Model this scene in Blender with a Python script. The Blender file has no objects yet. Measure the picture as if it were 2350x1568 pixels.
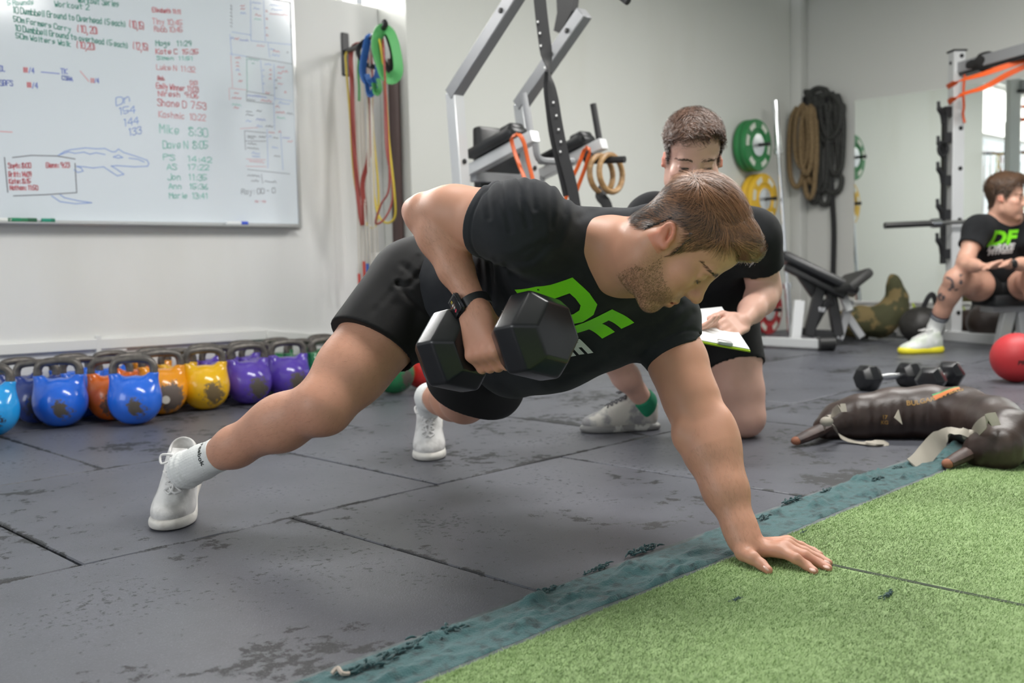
import bpy, bmesh, math, random, time
import numpy as np
from mathutils import Vector, Matrix
from mathutils.bvhtree import BVHTree
import openvdb as vdb
T0 = time.time()
sc = bpy.context.scene
COL = sc.collection

# ------------------------------------------------------------------ camera
FPX, PITCH, ROLL, CAMH = 2290.0, 0.078, 0.022, 0.62      # focal length in px of the 2350 x 1568 frame
_fw = np.array([0, math.cos(PITCH), -math.sin(PITCH)])
_r = np.array([1.0, 0, 0]); _d = np.cross(_fw, _r)
_c, _s = math.cos(ROLL), math.sin(ROLL)
CAM_R = np.array([_c*_r + _s*_d, -_s*_r + _c*_d, _fw])    # rows: right, down, forward
CAM_O = np.array([0, 0, CAMH])
cam = bpy.data.cameras.new('camera'); cam_ob = bpy.data.objects.new('camera', cam); COL.objects.link(cam_ob)
cam.sensor_width = 36; cam.lens = FPX/2350*36
M = Matrix.Identity(4)
for i in range(3):
    M[i][0] = CAM_R[0][i]; M[i][1] = -CAM_R[1][i]; M[i][2] = -CAM_R[2][i]
M.translation = Vector(CAM_O); cam_ob.matrix_world = M
cam.clip_start = 0.05; cam.clip_end = 60
cam.dof.use_dof = True; cam.dof.focus_distance = 2.15; cam.dof.aperture_fstop = 3.6
sc.camera = cam_ob
# ------------------------------------------------------------------ look
sc.view_settings.view_transform = 'Standard'; sc.view_settings.look = 'None'
sc.view_settings.gamma = 1; sc.view_settings.use_curve_mapping = False
sc.view_settings.exposure = 0.25
# ------------------------------------------------------------------ world: plain overcast daylight
w = bpy.data.worlds.new('world'); sc.world = w; w.use_nodes = True
w.node_tree.nodes['Background'].inputs[0].default_value = (0.93, 0.97, 1.0, 1)
w.node_tree.nodes['Background'].inputs[1].default_value = 0.56
def area(name, loc, target, sx, sy, power, col=(1, 1, 1)):
    l = bpy.data.lights.new(name, 'AREA'); l.shape = 'RECTANGLE'; l.size = sx; l.size_y = sy
    l.energy = power; l.color = col
    o = bpy.data.objects.new(name, l); COL.objects.link(o); o.location = loc
    o.rotation_euler = (Vector(target)-Vector(loc)).to_track_quat('-Z', 'Y').to_euler()
    return o
# daylight through the clerestory above the whiteboard wall, the open doorway behind, ceiling panels
area('clerestory_daylight', (-2.6, 5.6, 2.75), (-0.2, 2.6, 0.5), 4.6, 0.9, 590, (1, 0.99, 0.97))
area('ceiling_panel_light', (0.6, 2.6, 2.78), (0.6, 2.6, 0), 2.4, 0.5, 85, (1, 0.98, 0.95))
area('ceiling_panel_light', (2.6, 4.9, 2.78), (2.6, 4.9, 0), 2.4, 0.5, 95, (1, 0.98, 0.95))
area('doorway_daylight', (-4.6, -0.6, 1.9), (0.2, 3.2, 0.6), 2.6, 2.4, 60, (0.95, 0.98, 1.0))

# ------------------------------------------------------------------ geometry helpers
A_ = np.array([math.sqrt(.5), math.sqrt(.5), 0]); B_ = np.array([-math.sqrt(.5), math.sqrt(.5), 0])   # mat grid axes
def UV(u, v, z=0.0): return A_*u + B_*v + np.array([0, 0, z])
def ray(px, py):
    d = np.array([(px-1175)/FPX, (py-784)/FPX, 1.0]) @ CAM_R
    return d
def P(px, py, Y):                  # world point seen at a picture point, at depth Y along the floor
    d = ray(px, py); return CAM_O + d*(Y/d[1])
def G(px, py, z=0.0):              # ... on the level plane z
    d = ray(px, py); return CAM_O + d*((z-CAMH)/d[2])
def nrm(v):
    v = np.asarray(v, float); return v/np.linalg.norm(v)
def frame(zdir, xhint=(1, 0, 0)):  # 3x3 with columns x,y,z ; z = zdir
    z = nrm(zdir); x = np.asarray(xhint, float); x = x-z*(x@z)
    if np.linalg.norm(x) < 1e-6: x = np.array([0, 1.0, 0]); x = x-z*(x@z)
    x = nrm(x); return np.c_[x, np.cross(z, x), z]

# ------------------------------------------------------------------ materials
def N(nt, typ, **kw):
    n = nt.nodes.new(typ)
    for k, v in kw.items():
        if k in n.inputs.keys(): n.inputs[k].default_value = v
        else: setattr(n, k, v)
    return n
def mat(name, col, rough=.5, metal=0., col2=None, nscale=20., ndetail=4., nlo=.4, nhi=.6, bump=0., bscale=200., spec=.5,
        coat=0., sheen=0., sss=0., emit=0., attr=None, stretch=None, bdist=.001, rough2=None, alpha=1., trans=0.):
    m = bpy.data.materials.new(name); m.use_nodes = True; nt = m.node_tree
    b = nt.nodes['Principled BSDF']; L = nt.links.new
    c4 = lambda c: (c[0], c[1], c[2], 1)
    b.inputs['Base Color'].default_value = c4(col); b.inputs['Roughness'].default_value = rough
    b.inputs['Metallic'].default_value = metal; b.inputs['Specular IOR Level'].default_value = spec
    b.inputs['Coat Weight'].default_value = coat; b.inputs['Coat Roughness'].default_value = .1
    b.inputs['Sheen Weight'].default_value = sheen; b.inputs['Sheen Roughness'].default_value = .5
    b.inputs['Transmission Weight'].default_value = trans
    if sss:
        b.inputs['Subsurface Weight'].default_value = sss; b.inputs['Subsurface Radius'].default_value = (1, .35, .2)
        b.inputs['Subsurface Scale'].default_value = .006
    if emit:
        b.inputs['Emission Color'].default_value = c4(col); b.inputs['Emission Strength'].default_value = emit
    src = None; tc = None
    def coords():
        nonlocal tc
        if tc is None:
            tc = N(nt, 'ShaderNodeTexCoord').outputs['Object']
            if stretch:
                mp = N(nt, 'ShaderNodeMapping'); mp.inputs['Scale'].default_value = stretch; L(tc, mp.inputs[0]); tc = mp.outputs[0]
        return tc
    if attr:
        a = N(nt, 'ShaderNodeAttribute'); a.attribute_name = attr; src = a.outputs['Color']
    if col2 is not None:
        no = N(nt, 'ShaderNodeTexNoise', Scale=nscale, Detail=ndetail); L(coords(), no.inputs['Vector'])
        mr = N(nt, 'ShaderNodeMapRange'); mr.inputs[1].default_value = nlo; mr.inputs[2].default_value = nhi
        L(no.outputs['Fac'], mr.inputs[0])
        mx = N(nt, 'ShaderNodeMix', data_type='RGBA'); L(mr.outputs[0], mx.inputs['Factor'])
        if src is not None:
            mx.blend_type = 'MULTIPLY'; L(src, mx.inputs[6])
        else: mx.inputs[6].default_value = c4(col)
        mx.inputs[7].default_value = c4(col2); src = mx.outputs[2]
        if rough2 is not None:
            m2 = N(nt, 'ShaderNodeMapRange'); m2.inputs[3].default_value = rough; m2.inputs[4].default_value = rough2
            L(mr.outputs[0], m2.inputs[0]); L(m2.outputs[0], b.inputs['Roughness'])
    if src is not None: L(src, b.inputs['Base Color'])
    if bump:
        nb = N(nt, 'ShaderNodeTexNoise', Scale=bscale, Detail=3.); L(coords(), nb.inputs['Vector'])
        bn = N(nt, 'ShaderNodeBump', Strength=bump, Distance=bdist); L(nb.outputs['Fac'], bn.inputs['Height'])
        L(bn.outputs[0], b.inputs['Normal'])
    return m

# ------------------------------------------------------------------ objects
def tag(o, label=None, cat=None, group=None, kind=None):
    if label: o['label'] = label
    if cat: o['category'] = cat
    if group: o['group'] = group
    if kind: o['kind'] = kind
    return o
def empty(name, loc, label=None, cat=None, group=None, rz=0.):
    o = bpy.data.objects.new(name, None); COL.objects.link(o); o.location = Vector(loc); o.rotation_euler.z = rz
    o.empty_display_size = .05
    return tag(o, label, cat, group)
def link(name, me, mt=None, parent=None, world=True):
    o = bpy.data.objects.new(name, me); COL.objects.link(o)
    if mt is not None and not me.materials: me.materials.append(mt)
    if parent is not None:
        o.parent = parent
        if world: o.matrix_parent_inverse = world_mat(parent).inverted()   # mesh given in world coordinates
    return o
def world_mat(o):
    m = Matrix.LocRotScale(o.location, o.rotation_euler, o.scale)
    if o.parent is not None: return world_mat(o.parent) @ o.matrix_parent_inverse @ m
    return m
class MB:                                   # mesh builder
    def __init__(s): s.v = []; s.f = []; s.m = []
    def add(s, vs, fs, mi=0):
        o = len(s.v); s.v += [tuple(map(float, p)) for p in vs]
        s.f += [tuple(o+i for i in f) for f in fs]; s.m += [mi]*len(fs); return s
    def box(s, c, size, R=None, mi=0, bev=0.):
        hx, hy, hz = [a/2 for a in size]; R = np.eye(3) if R is None else np.asarray(R); c = np.asarray(c, float)
        if not bev:
            vs = [c+R@np.array([x, y, z]) for x in (-hx, hx) for y in (-hy, hy) for z in (-hz, hz)]
            fs = [(0, 1, 3, 2), (4, 6, 7, 5), (0, 4, 5, 1), (2, 3, 7, 6), (0, 2, 6, 4), (1, 5, 7, 3)]
            return s.add(vs, fs, mi)
        b = bev; bm = bmesh.new(); bmesh.ops.create_cube(bm, size=1)
        for v in bm.verts: v.co = Vector((v.co.x*2*hx, v.co.y*2*hy, v.co.z*2*hz))
        bmesh.ops.bevel(bm, geom=bm.edges[:]+bm.verts[:], offset=b, segments=(1 if b <= .006 else 2), profile=.5, affect='EDGES')
        bm.verts.index_update()
        s.add([c+R@np.array(v.co) for v in bm.verts], [[v.index for v in f.verts] for f in bm.faces], mi); bm.free(); return s
    def loft(s, rings, cap=True, close=False, mi=0):
        n = len(rings[0]); o = len(s.v)
        for r in rings: s.v += [tuple(map(float, p)) for p in r]
        k = len(rings)
        for i in range(k if close else k-1):
            a = o+i*n; b = o+((i+1) % k)*n
            for j in range(n): s.f.append((a+j, a+(j+1) % n, b+(j+1) % n, b+j)); s.m.append(mi)
        if cap and not close:
            s.f.append(tuple(o+j for j in range(n))[::-1]); s.m.append(mi)
            s.f.append(tuple(o+(k-1)*n+j for j in range(n))); s.m.append(mi)
        return s
    def tube(s, pts, r, n=8, cap=True, close=False, mi=0, flat=None, up=None, twist=None):
        pts = [np.asarray(p, float) for p in pts]; k = len(pts)
        rs = [r]*k if np.isscalar(r) else r
        rings = []; prev = None
        for i, p in enumerate(pts):
            if close: t = pts[(i+1) % k]-pts[i-1]
            else: t = pts[min(i+1, k-1)]-pts[max(i-1, 0)]
            t = nrm(t)
            if up is not None: x = np.cross(np.asarray(up, float), t)
            else: x = prev if prev is not None else (np.cross((0, 0, 1.), t) if abs(t[2]) < .9 else np.cross((0, 1., 0), t))
            x = x-t*(x@t)
            if np.linalg.norm(x) < 1e-6: x = np.array([1., 0, 0])-t*t[0]
            x = nrm(x); y = np.cross(t, x); prev = x
            if twist is not None:
                a = twist[i]; x, y = x*math.cos(a)+y*math.sin(a), -x*math.sin(a)+y*math.cos(a)
            fx, fy = (1, 1) if flat is None else flat
            rings.append([p+rs[i]*(fx*x*math.cos(a)+fy*y*math.sin(a)) for a in [2*math.pi*(j+.5)/n for j in range(n)]])
        return s.loft(rings, cap, close, mi)
    def beam(s, a, b, wx, wy, up=(0, 0, 1), mi=0, bev=0.):      # square tube from a to b
        a = np.asarray(a, float); b = np.asarray(b, float); d = b-a; L = np.linalg.norm(d); z = d/L
        x = np.cross(up, z)
        if np.linalg.norm(x) < 1e-5: x = np.array([1., 0, 0])
        x = nrm(x); y = np.cross(z, x)
        return s.box((a+b)/2, (wx, wy, L), np.c_[x, y, z], mi, bev)
    def lathe(s, prof, c=(0, 0, 0), R=None, n=24, mi=0):
        R = np.eye(3) if R is None else np.asarray(R); c = np.asarray(c, float)
        rings = [[c+R@np.array([r*math.cos(a), r*math.sin(a), z]) for a in [2*math.pi*j/n for j in range(n)]] for r, z in prof]
        return s.loft(rings, True, False, mi)
    def ell(s, c, rad, R=None, n=12, m=8, mi=0):
        prof = [(math.sin(math.pi*i/m), -math.cos(math.pi*i/m)) for i in range(m+1)]
        prof[0] = (.02, -1); prof[-1] = (.02, 1)
        R = np.eye(3) if R is None else np.asarray(R); c = np.asarray(c, float); rad = np.asarray(rad, float)
        rings = [[c+R@(rad*np.array([r*math.cos(a), r*math.sin(a), z])) for a in [2*math.pi*j/n for j in range(n)]] for r, z in prof]
        return s.loft(rings, True, False, mi)
    def mesh(s, name, smooth=True, angle=40):
        me = bpy.data.meshes.new(name); me.from_pydata(s.v, [], s.f)
        if len(set(s.m)) > 1: me.polygons.foreach_set('material_index', s.m)
        bm = bmesh.new(); bm.from_mesh(me); bmesh.ops.recalc_face_normals(bm, faces=bm.faces); 
        if smooth:
            th = math.radians(angle)
            for f in bm.faces: f.smooth = True
            for e in bm.edges: e.smooth = len(e.link_faces) == 2 and e.calc_face_angle(0) < th
        bm.to_mesh(me); bm.free(); return me
    def obj(s, name, mt, parent=None, world=True, smooth=True, angle=40):
        me = s.mesh(name, smooth, angle)
        for m_ in (mt if isinstance(mt, (list, tuple)) else [mt]): me.materials.append(m_)
        return link(name, me, None, parent, world)
def copy_tree(o, parent=None):
    c = o.copy(); COL.objects.link(c)
    if parent is not None: c.parent = parent
    for ch in o.children: copy_tree(ch, c)
    return c
def spline(pts, n=8, close=False):          # Catmull-Rom
    p = [np.asarray(q, float) for q in pts]; k = len(p); out = []
    for i in range(k if close else k-1):
        a, b, c, d = (p[(i-1) % k], p[i], p[(i+1) % k], p[(i+2) % k]) if close else (p[max(i-1, 0)], p[i], p[i+1], p[min(i+2, k-1)])
        for j in range(n):
            t = j/n
            out.append(.5*((2*b)+(c-a)*t+(2*a-5*b+4*c-d)*t*t+(3*b-a-3*c+d)*t**3))
    if not close: out.append(p[-1])
    return out
def text_mesh(txt, size, shear=0., bold=0., align='CENTER', spacing=1., extr=0.):
    cu = bpy.data.curves.new('t', 'FONT'); cu.body = txt; cu.size = size; cu.shear = shear; cu.offset = bold
    cu.align_x = align; cu.align_y = 'CENTER'; cu.space_character = spacing; cu.extrude = extr; cu.resolution_u = 3
    o = bpy.data.objects.new('t', cu); COL.objects.link(o)
    dg = bpy.context.evaluated_depsgraph_get(); me = bpy.data.meshes.new_from_object(o.evaluated_get(dg))
    bpy.data.objects.remove(o); bpy.data.curves.remove(cu); me.materials.clear(); return me
# ================================================================== the setting
def wallmat(name, base, stain, amt):
    m = mat(name, base, .55, col2=stain, nscale=1.3, ndetail=6, nlo=.52, nhi=.52+amt, bump=.25, bscale=60, bdist=.002, stretch=(1, 1, .35))
    return m
M_wallL = wallmat('wall_paint_white', (.80, .80, .79), (.70, .69, .64), .35)
M_wallP = wallmat('wall_paint_grey', (.69, .70, .665), (.60, .595, .53), .4)
M_wallM = wallmat('wall_paint_plain', (.62, .625, .60), (.58, .575, .54), .4)
M_white = mat('white_gloss_paint', (.82, .82, .80), .35)
M_ceil = mat('ceiling_paint', (.78, .78, .77), .7, bump=.1)

def rubber(name, shade):
    m = mat(name, (.075*shade, .077*shade, .086*shade), .46)
    nt = m.node_tree; L = nt.links.new; b = nt.nodes['Principled BSDF']
    loc = N(nt, 'ShaderNodeTexCoord').outputs['Object']
    oi = N(nt, 'ShaderNodeObjectInfo'); mr_ = N(nt, 'ShaderNodeMath', operation='MULTIPLY'); mr_.inputs[1].default_value = 53.; L(oi.outputs['Random'], mr_.inputs[0])
    va_ = N(nt, 'ShaderNodeVectorMath', operation='ADD'); L(loc, va_.inputs[0]); L(mr_.outputs[0], va_.inputs[1]); tc = va_.outputs[0]
    def math_(op, x, y, z=None):
        n = N(nt, 'ShaderNodeMath', operation=op)
        for i, q in enumerate((x, y, z)):
            if q is None: continue
            if hasattr(q, 'node'): L(q, n.inputs[i])
            else: n.inputs[i].default_value = q
        return n.outputs[0]
    def rng_(x, a, b_, c=0., d=1.):
        n = N(nt, 'ShaderNodeMapRange'); L(x, n.inputs[0])
        for i, q in enumerate((a, b_, c, d)): n.inputs[i+1].default_value = q
        return n.outputs[0]
    big = N(nt, 'ShaderNodeTexNoise', Scale=2.3, Detail=5., Roughness=.6); L(tc, big.inputs['Vector'])
    sp = N(nt, 'ShaderNodeTexNoise', Scale=430., Detail=2.); L(tc, sp.inputs['Vector'])
    md = N(nt, 'ShaderNodeTexNoise', Scale=22., Detail=8., Roughness=.72); L(tc, md.inputs['Vector'])
    # dusty top, worn through to dark rubber in flecks and along the edges
    sx = N(nt, 'ShaderNodeSeparateXYZ'); L(loc, sx.inputs[0])
    ed = math_('MAXIMUM', math_('ABSOLUTE', sx.outputs[0], 0.), math_('ABSOLUTE', sx.outputs[1], 0.))
    edge = rng_(ed, .480, .499, 0., .20)
    t = math_('MULTIPLY_ADD', md.outputs['Fac'], .95, math_('MULTIPLY_ADD', sp.outputs['Fac'], .16, math_('MULTIPLY', big.outputs['Fac'], 1.15)))
    t = math_('ADD', t, edge)
    fl2 = N(nt, 'ShaderNodeTexNoise', Scale=58., Detail=6., Roughness=.75); L(tc, fl2.inputs['Vector'])
    t2 = math_('MULTIPLY_ADD', big.outputs['Fac'], -.55, math_('MULTIPLY_ADD', sp.outputs['Fac'], .10, fl2.outputs['Fac']))
    worn = math_('MAXIMUM', rng_(t, 1.285, 1.315), math_('MULTIPLY', rng_(t2, .405, .44), .85))
    dust = N(nt, 'ShaderNodeMix', data_type='RGBA'); dust.inputs[6].default_value = (.096*shade, .100*shade, .120*shade, 1); dust.inputs[7].default_value = (.021, .022, .025, 1); L(worn, dust.inputs['Factor'])
    mu = N(nt, 'ShaderNodeMix', data_type='RGBA', blend_type='MULTIPLY'); mu.inputs['Factor'].default_value = 1
    L(dust.outputs[2], mu.inputs[6]); L(rng_(big.outputs['Fac'], .3, .7, 1.22, .70), mu.inputs[7])
    mx = N(nt, 'ShaderNodeMix', data_type='RGBA'); mx.inputs[7].default_value = (.22, .23, .26, 1)
    L(math_('MULTIPLY', rng_(sp.outputs['Fac'], .61, .70), .5), mx.inputs['Factor']); L(mu.outputs[2], mx.inputs[6]); L(mx.outputs[2], b.inputs['Base Color'])
    L(rng_(worn, 0., 1., .40, .58), b.inputs['Roughness'])
    bn = N(nt, 'ShaderNodeBump', Strength=.4, Distance=.0015); L(math_('MULTIPLY_ADD', worn, -.5, sp.outputs['Fac']), bn.inputs['Height']); L(bn.outputs[0], b.inputs['Normal'])
    return m
M_rub = [rubber('rubber_mat_a', 1.0), rubber('rubber_mat_b', .9), rubber('rubber_mat_c', 1.08)]
M_slab = mat('dark_subfloor', (.02, .02, .022), .8)

fl = MB().box((1.5, 3.5, -.045), (16, 16, .06)).obj('floor', M_slab); tag(fl, kind='structure')
rs = random.Random(5)
def mat_block(du, dv):
    return MB().box((0, 0, -.0075), (du-.007, dv-.007, .015), bev=.003).mesh('rubber_mat')
full = []
for i in range(3):
    me = mat_block(1, 1); me.materials.append(M_rub[i]); full.append(me)
for v0, off in ((.13, .82), (1.13, .335), (2.13, .82), (3.13, .29), (4.13, .77)):
    for k in range(-4, 8):
        u0 = off+k
        if u0+1 > 8.2 or (v0 > 4 and k < -3): continue
        c = UV(u0+.5, v0+.5)
        if c[1] < -.3 and v0 < 1: continue
        o = bpy.data.objects.new('rubber_mat', full[rs.choice((0, 0, 1, 2))]); COL.objects.link(o)
        o.parent = fl; o.location = (c[0], c[1], rs.uniform(-.0012, .0004)); o.rotation_euler.z = math.radians(45+rs.choice((0, 180))+rs.uniform(-.12, .12))

# walls: K = inner corner of the whiteboard wall, plate wall on v = VW, mirror wall on u = UW
VW, VL, UW, HC = 4.37, 4.62, 7.88, 2.87
WK = UV(3.60, VL); WD = -A_; WN = -B_                   # inner corner by the step, along the wall to the left, into the room
HW = 2.09
def onplane(px, py, p0, n):
    d = ray(px, py); return CAM_O + d*(((np.asarray(p0)-CAM_O)@n)/(d@n))
def W(px, py, off=0.): return onplane(px, py, WK+WN*off, WN)
def PW(px, py, off=0.): return onplane(px, py, UV(0, VW-off), B_)
def MW(px, py, off=0.): return onplane(px, py, UV(UW-off, 0), A_)
Rw = np.c_[-WD, -WN, (0, 0, 1.)]                          # local x to the right along the wall, y into the wall
def wbox(mb, s, depth, z, sx, sy, sz, **k):               # s metres left of the corner, depth into the wall
    return mb.box(WK+WD*s-WN*depth+np.array([0, 0, z]), (sx, sy, sz), Rw, **k)
LW = 4.6
wl = wbox(MB(), LW/2, .15, HW/2, LW, .30, HW, bev=.006).obj('wall_left', M_wallL); tag(wl, kind='structure')
up = wbox(MB(), LW/2, .15, 2.80, LW, .30, .12).obj('wall_left_upper', M_wallL); tag(up, kind='structure')
Ru = np.c_[A_, B_, (0, 0, 1.)]
ulen0 = UV(0, VW)@A_
u_start = 3.60
pw = MB().box(UV((u_start+UW)/2, VW+.20, HC/2), (UW-u_start, .40, HC), Ru, bev=.004).obj('wall_far', M_wallP); tag(pw, kind='structure')
mw = MB().box(UV(UW+.06, VW/2-1.2, HC/2), (.12, VW+2.4+.24, HC), Ru).obj('wall_mirror', M_wallM); tag(mw, kind='structure')
ce = MB().box((1.6, 3.4, HC+.05), (12, 10, .1)).obj('ceiling', M_ceil); tag(ce, kind='structure')
cv = MB().beam(UV(UW-.03, VW, HC-.04), UV(UW-.03, -2, HC-.04), .06, .08, bev=.01).obj('trim_1', M_white); tag(cv, kind='structure')
# boxed chase in the far corner
ch = MB().box(UV(UW-.06, VW-.05, HC/2), (.12, .10, HC), Ru, bev=.01).obj('trim_2', M_wallM); tag(ch, kind='structure')
# ledge along the foot of the whiteboard wall; it dips and meets the floor box further right
sa = lambda px, py: float((W(px, py)-WK)@WD)
z0 = W(0, 795)[2]; z1 = W(607, 768)[2]; z2 = W(800, 782)[2]
ld = MB()
pts = [WK+WD*(sa(0, 795)+.9)+np.array([0, 0, z0]), WK+WD*sa(607, 768)+np.array([0, 0, z1]), WK+WD*sa(800, 782)+np.array([0, 0, z2]), WK+np.array([0, 0, z2])]
for a, b in zip(pts[:-1], pts[1:]):
    ld.beam(a+WN*.012, b+WN*.012, .024, .05, bev=.004)
lo = ld.obj('baseboard_left', M_white); tag(lo, kind='structure')
MB().beam(W(222, 770)+WN*.01, W(222, 850)+WN*.01, .03, .02).obj('trim_3', M_white)['kind'] = 'structure'
# clerestory window above the whiteboard wall, with vertical blinds
wn = MB()
for z in (2.10, 2.72): wbox(wn, LW/2, .22, z, LW, .05, .06)
for s in (.03, 1.15, 2.3, 3.45, LW-.03): wbox(wn, s, .22, 2.40, .05, .05, .66)
wo = wn.obj('window_1', mat('white_window_frame', (.8, .8, .8), .4)); tag(wo, kind='structure')
gm = bpy.data.materials.new('window_glass'); gm.use_nodes = True; nt = gm.node_tree
tr = N(nt, 'ShaderNodeBsdfTransparent'); gl = N(nt, 'ShaderNodeBsdfGlossy', Roughness=.02); ms = N(nt, 'ShaderNodeMixShader'); ms.inputs[0].default_value = .06
nt.links.new(tr.outputs[0], ms.inputs[1]); nt.links.new(gl.outputs[0], ms.inputs[2]); nt.links.new(ms.outputs[0], nt.nodes['Material Output'].inputs[0])
for i in range(4):
    s = .6+1.15*i
    wbox(MB(), s, .225, 2.41, 1.09, .005, .58).obj('pane', gm, wo)
bl = bpy.data.materials.new('blind_fabric'); bl.use_nodes = True; nt = bl.node_tree
df = N(nt, 'ShaderNodeBsdfDiffuse'); df.inputs[0].default_value = (.85, .85, .84, 1); tl = N(nt, 'ShaderNodeBsdfTranslucent'); tl.inputs[0].default_value = (.9, .9, .88, 1)
ms = N(nt, 'ShaderNodeMixShader'); ms.inputs[0].default_value = .55
nt.links.new(df.outputs[0], ms.inputs[1]); nt.links.new(tl.outputs[0], ms.inputs[2]); nt.links.new(ms.outputs[0], nt.nodes['Material Output'].inputs[0])
slat = MB().box((0, 0, -.30), (.089, .0015, .60)).mesh('blind_slat'); slat.materials.append(bl)
for i in range(44):
    p = WK+WD*(.12+i*.1)-WN*.12+np.array([0, 0, 2.71])
    o = bpy.data.objects.new('blind_slat', slat); COL.objects.link(o); o.parent = wo; o.location = p
    o.rotation_euler.z = math.radians(-50+rs.uniform(-4, 4))
wbox(MB(), LW/2, .12, 2.725, LW, .05, .03).obj('blind_rail', M_white, wo)
# mirror
M_mir = mat('mirror_silver', (.86, .90, .87), .012, 1.0)
za, zb = MW(1962, 232)[2], MW(1962, 690)[2]
va = float(MW(1962, 400)@B_); vb = -1.6
mr = empty('wall_mirror_panel', UV(UW-.004, (va+vb)/2, zb), 'large frameless wall mirror behind the rack, reflecting plates and blinds', 'mirror')
MB().box(UV(UW-.005, (va+vb)/2, (za+zb)/2), (.008, va-vb, za-zb), Ru).obj('mirror_glass', M_mir, mr)
MB().box(UV(UW-.009, (va+vb)/2, zb-.008), (.02, va-vb, .016), Ru).obj('bottom_rail', M_white, mr)

# ------------------------------------------------------------------ turf and its frayed teal edge
VG, VT = 1.115, 1.268
M_turf = mat('turf_backing', (.22, .33, .125), .8, col2=(.28, .40, .17), nscale=30)
tb = MB().box(UV(2.2, VG-1.3, .0015), (6.4, 2.6, .003), Ru).obj('turf', M_turf)
tag(tb, 'light green artificial turf lane with a dark cut seam, in the right foreground', 'turf', kind='stuff')
sm0 = MB().box(UV(1.832, VG-.75, .0033), (.012, 1.5, .0012), Ru).obj('turf_seam', mat('dark_seam_rubber', (.035, .05, .03), .9), tb)  # dark strip laid along the cut seam, in the gap between blades
rng = np.random.default_rng(3)
nb = 900000
u = rng.uniform(.35, 4.4, nb); t = rng.uniform(0, 1, nb); v = VG-rng.uniform(0, 1, nb)**1.2*2.1
# thin out with distance from the near edge of the lane
ctr = A_[None]*u[:, None]+B_[None]*v[:, None]
dist = ctr[:, 1]
keep = rng.uniform(0, 1, nb) < np.clip(1.9/np.maximum(dist, .8), .12, 1)**1.6
keep &= (dist > 1.0) & (ctr[:, 0] < dist*.80+.2) & (ctr[:, 0] > -dist*.35)
seam = 1.832+.02*np.sin(v*5)*.2
keep &= np.abs(u-seam) > .0085*(1+.5*np.sin(v*37))
ctr = ctr[keep]; nb = len(ctr)
ang = rng.uniform(0, 2*np.pi, nb); hh = rng.uniform(.0025, .0058, nb); wd = rng.uniform(.00055, .00115, nb)*np.clip(ctr[:, 1]/2, .8, 2)
hh *= 1
lean = rng.normal(0, .0035, (nb, 2))+np.array([.0025, .001])
side = np.c_[np.cos(ang), np.sin(ang), np.zeros(nb)]*wd[:, None]
base = ctr+np.array([0, 0, .003])
vs = np.empty((nb, 3, 3)); vs[:, 0] = base-side; vs[:, 1] = base+side; vs[:, 2] = base+np.c_[lean, hh]
me = bpy.data.meshes.new('turf_pile'); me.vertices.add(nb*3); me.vertices.foreach_set('co', vs.ravel().astype(np.float32))
me.loops.add(nb*3); me.loops.foreach_set('vertex_index', np.arange(nb*3, dtype=np.int32))
me.polygons.add(nb); me.polygons.foreach_set('loop_start', np.arange(0, nb*3, 3, dtype=np.int32)); me.update(calc_edges=True)
cl = np.ones((nb, 3, 4), np.float32); mixv = rng.uniform(0, 1, nb)
c1 = np.array([.29, .43, .165]); c2 = np.array([.45, .585, .30]); c3 = np.array([.15, .25, .09])
cc = c1+(c2-c1)*mixv[:, None]; dk = rng.uniform(0, 1, nb) < .10; cc[dk] = c3
pat = (.94+.12*np.sin(ctr@np.array([9., 3, 0])+2*np.sin(ctr@np.array([3., -5, 0]))))[:, None]; cc = cc*pat
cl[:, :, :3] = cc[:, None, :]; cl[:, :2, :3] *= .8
ca = me.color_attributes.new('col', 'FLOAT_COLOR', 'POINT'); ca.data.foreach_set('color', cl.ravel())
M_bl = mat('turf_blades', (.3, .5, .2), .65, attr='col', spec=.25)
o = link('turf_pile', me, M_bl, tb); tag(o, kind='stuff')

# teal strip: felt-like, ridged and ragged
def vnoise(p, seed=0):                       # cheap 2D/3D value noise on arrays (N,3)
    p = np.asarray(p, np.float64); i = np.floor(p).astype(np.int64); f = p-i; f = f*f*(3-2*f)
    def h(x, y, z):
        n = (x*374761393+y*668265263+z*2147483647+seed*974711) & 0xffffffff
        n = ((n ^ (n >> 13))*1274126177) & 0xffffffff
        return ((n ^ (n >> 16)) & 0xffff)/65535.
    r = 0
    for dx in (0, 1):
        for dy in (0, 1):
            for dz in (0, 1):
                r = r+h(i[:, 0]+dx, i[:, 1]+dy, i[:, 2]+dz)*np.where(dx, f[:, 0], 1-f[:, 0])*np.where(dy, f[:, 1], 1-f[:, 1])*np.where(dz, f[:, 2], 1-f[:, 2])
    return r
def fbm(p, o=4, seed=0):
    r = 0; a = .5
    for k in range(o): r = r+a*vnoise(np.asarray(p)*2**k, seed+k); a *= .5
    return r
st = empty('turf_edge_strip', UV(2, 1.19), 'frayed teal felt strip glued along the edge of the green turf', 'edging')
M_glue = mat('dried_glue', (.11, .13, .135), .6, col2=(.07, .09, .095), nscale=40)
MB().box(UV(1.9, (VG+VT)/2, .001), (5.6, VT-VG+.004, .002), Ru).obj('glue_line', M_glue, st)
nu, nv = 900, 26
U, V = np.meshgrid(np.linspace(-.3, 4.4, nu), np.linspace(0, 1, nv), indexing='ij')
uu = U.ravel(); q = V.ravel()
edge_far = VT-.004-.022*np.clip(fbm(np.c_[uu*9, 0*uu, 0*uu+3])-.38, 0, 1); edge_near = VG+.012+.02*np.clip(fbm(np.c_[uu*7, 0*uu, 0*uu+9])-.35, 0, 1)
vv = edge_near+(edge_far-edge_near)*q
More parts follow.
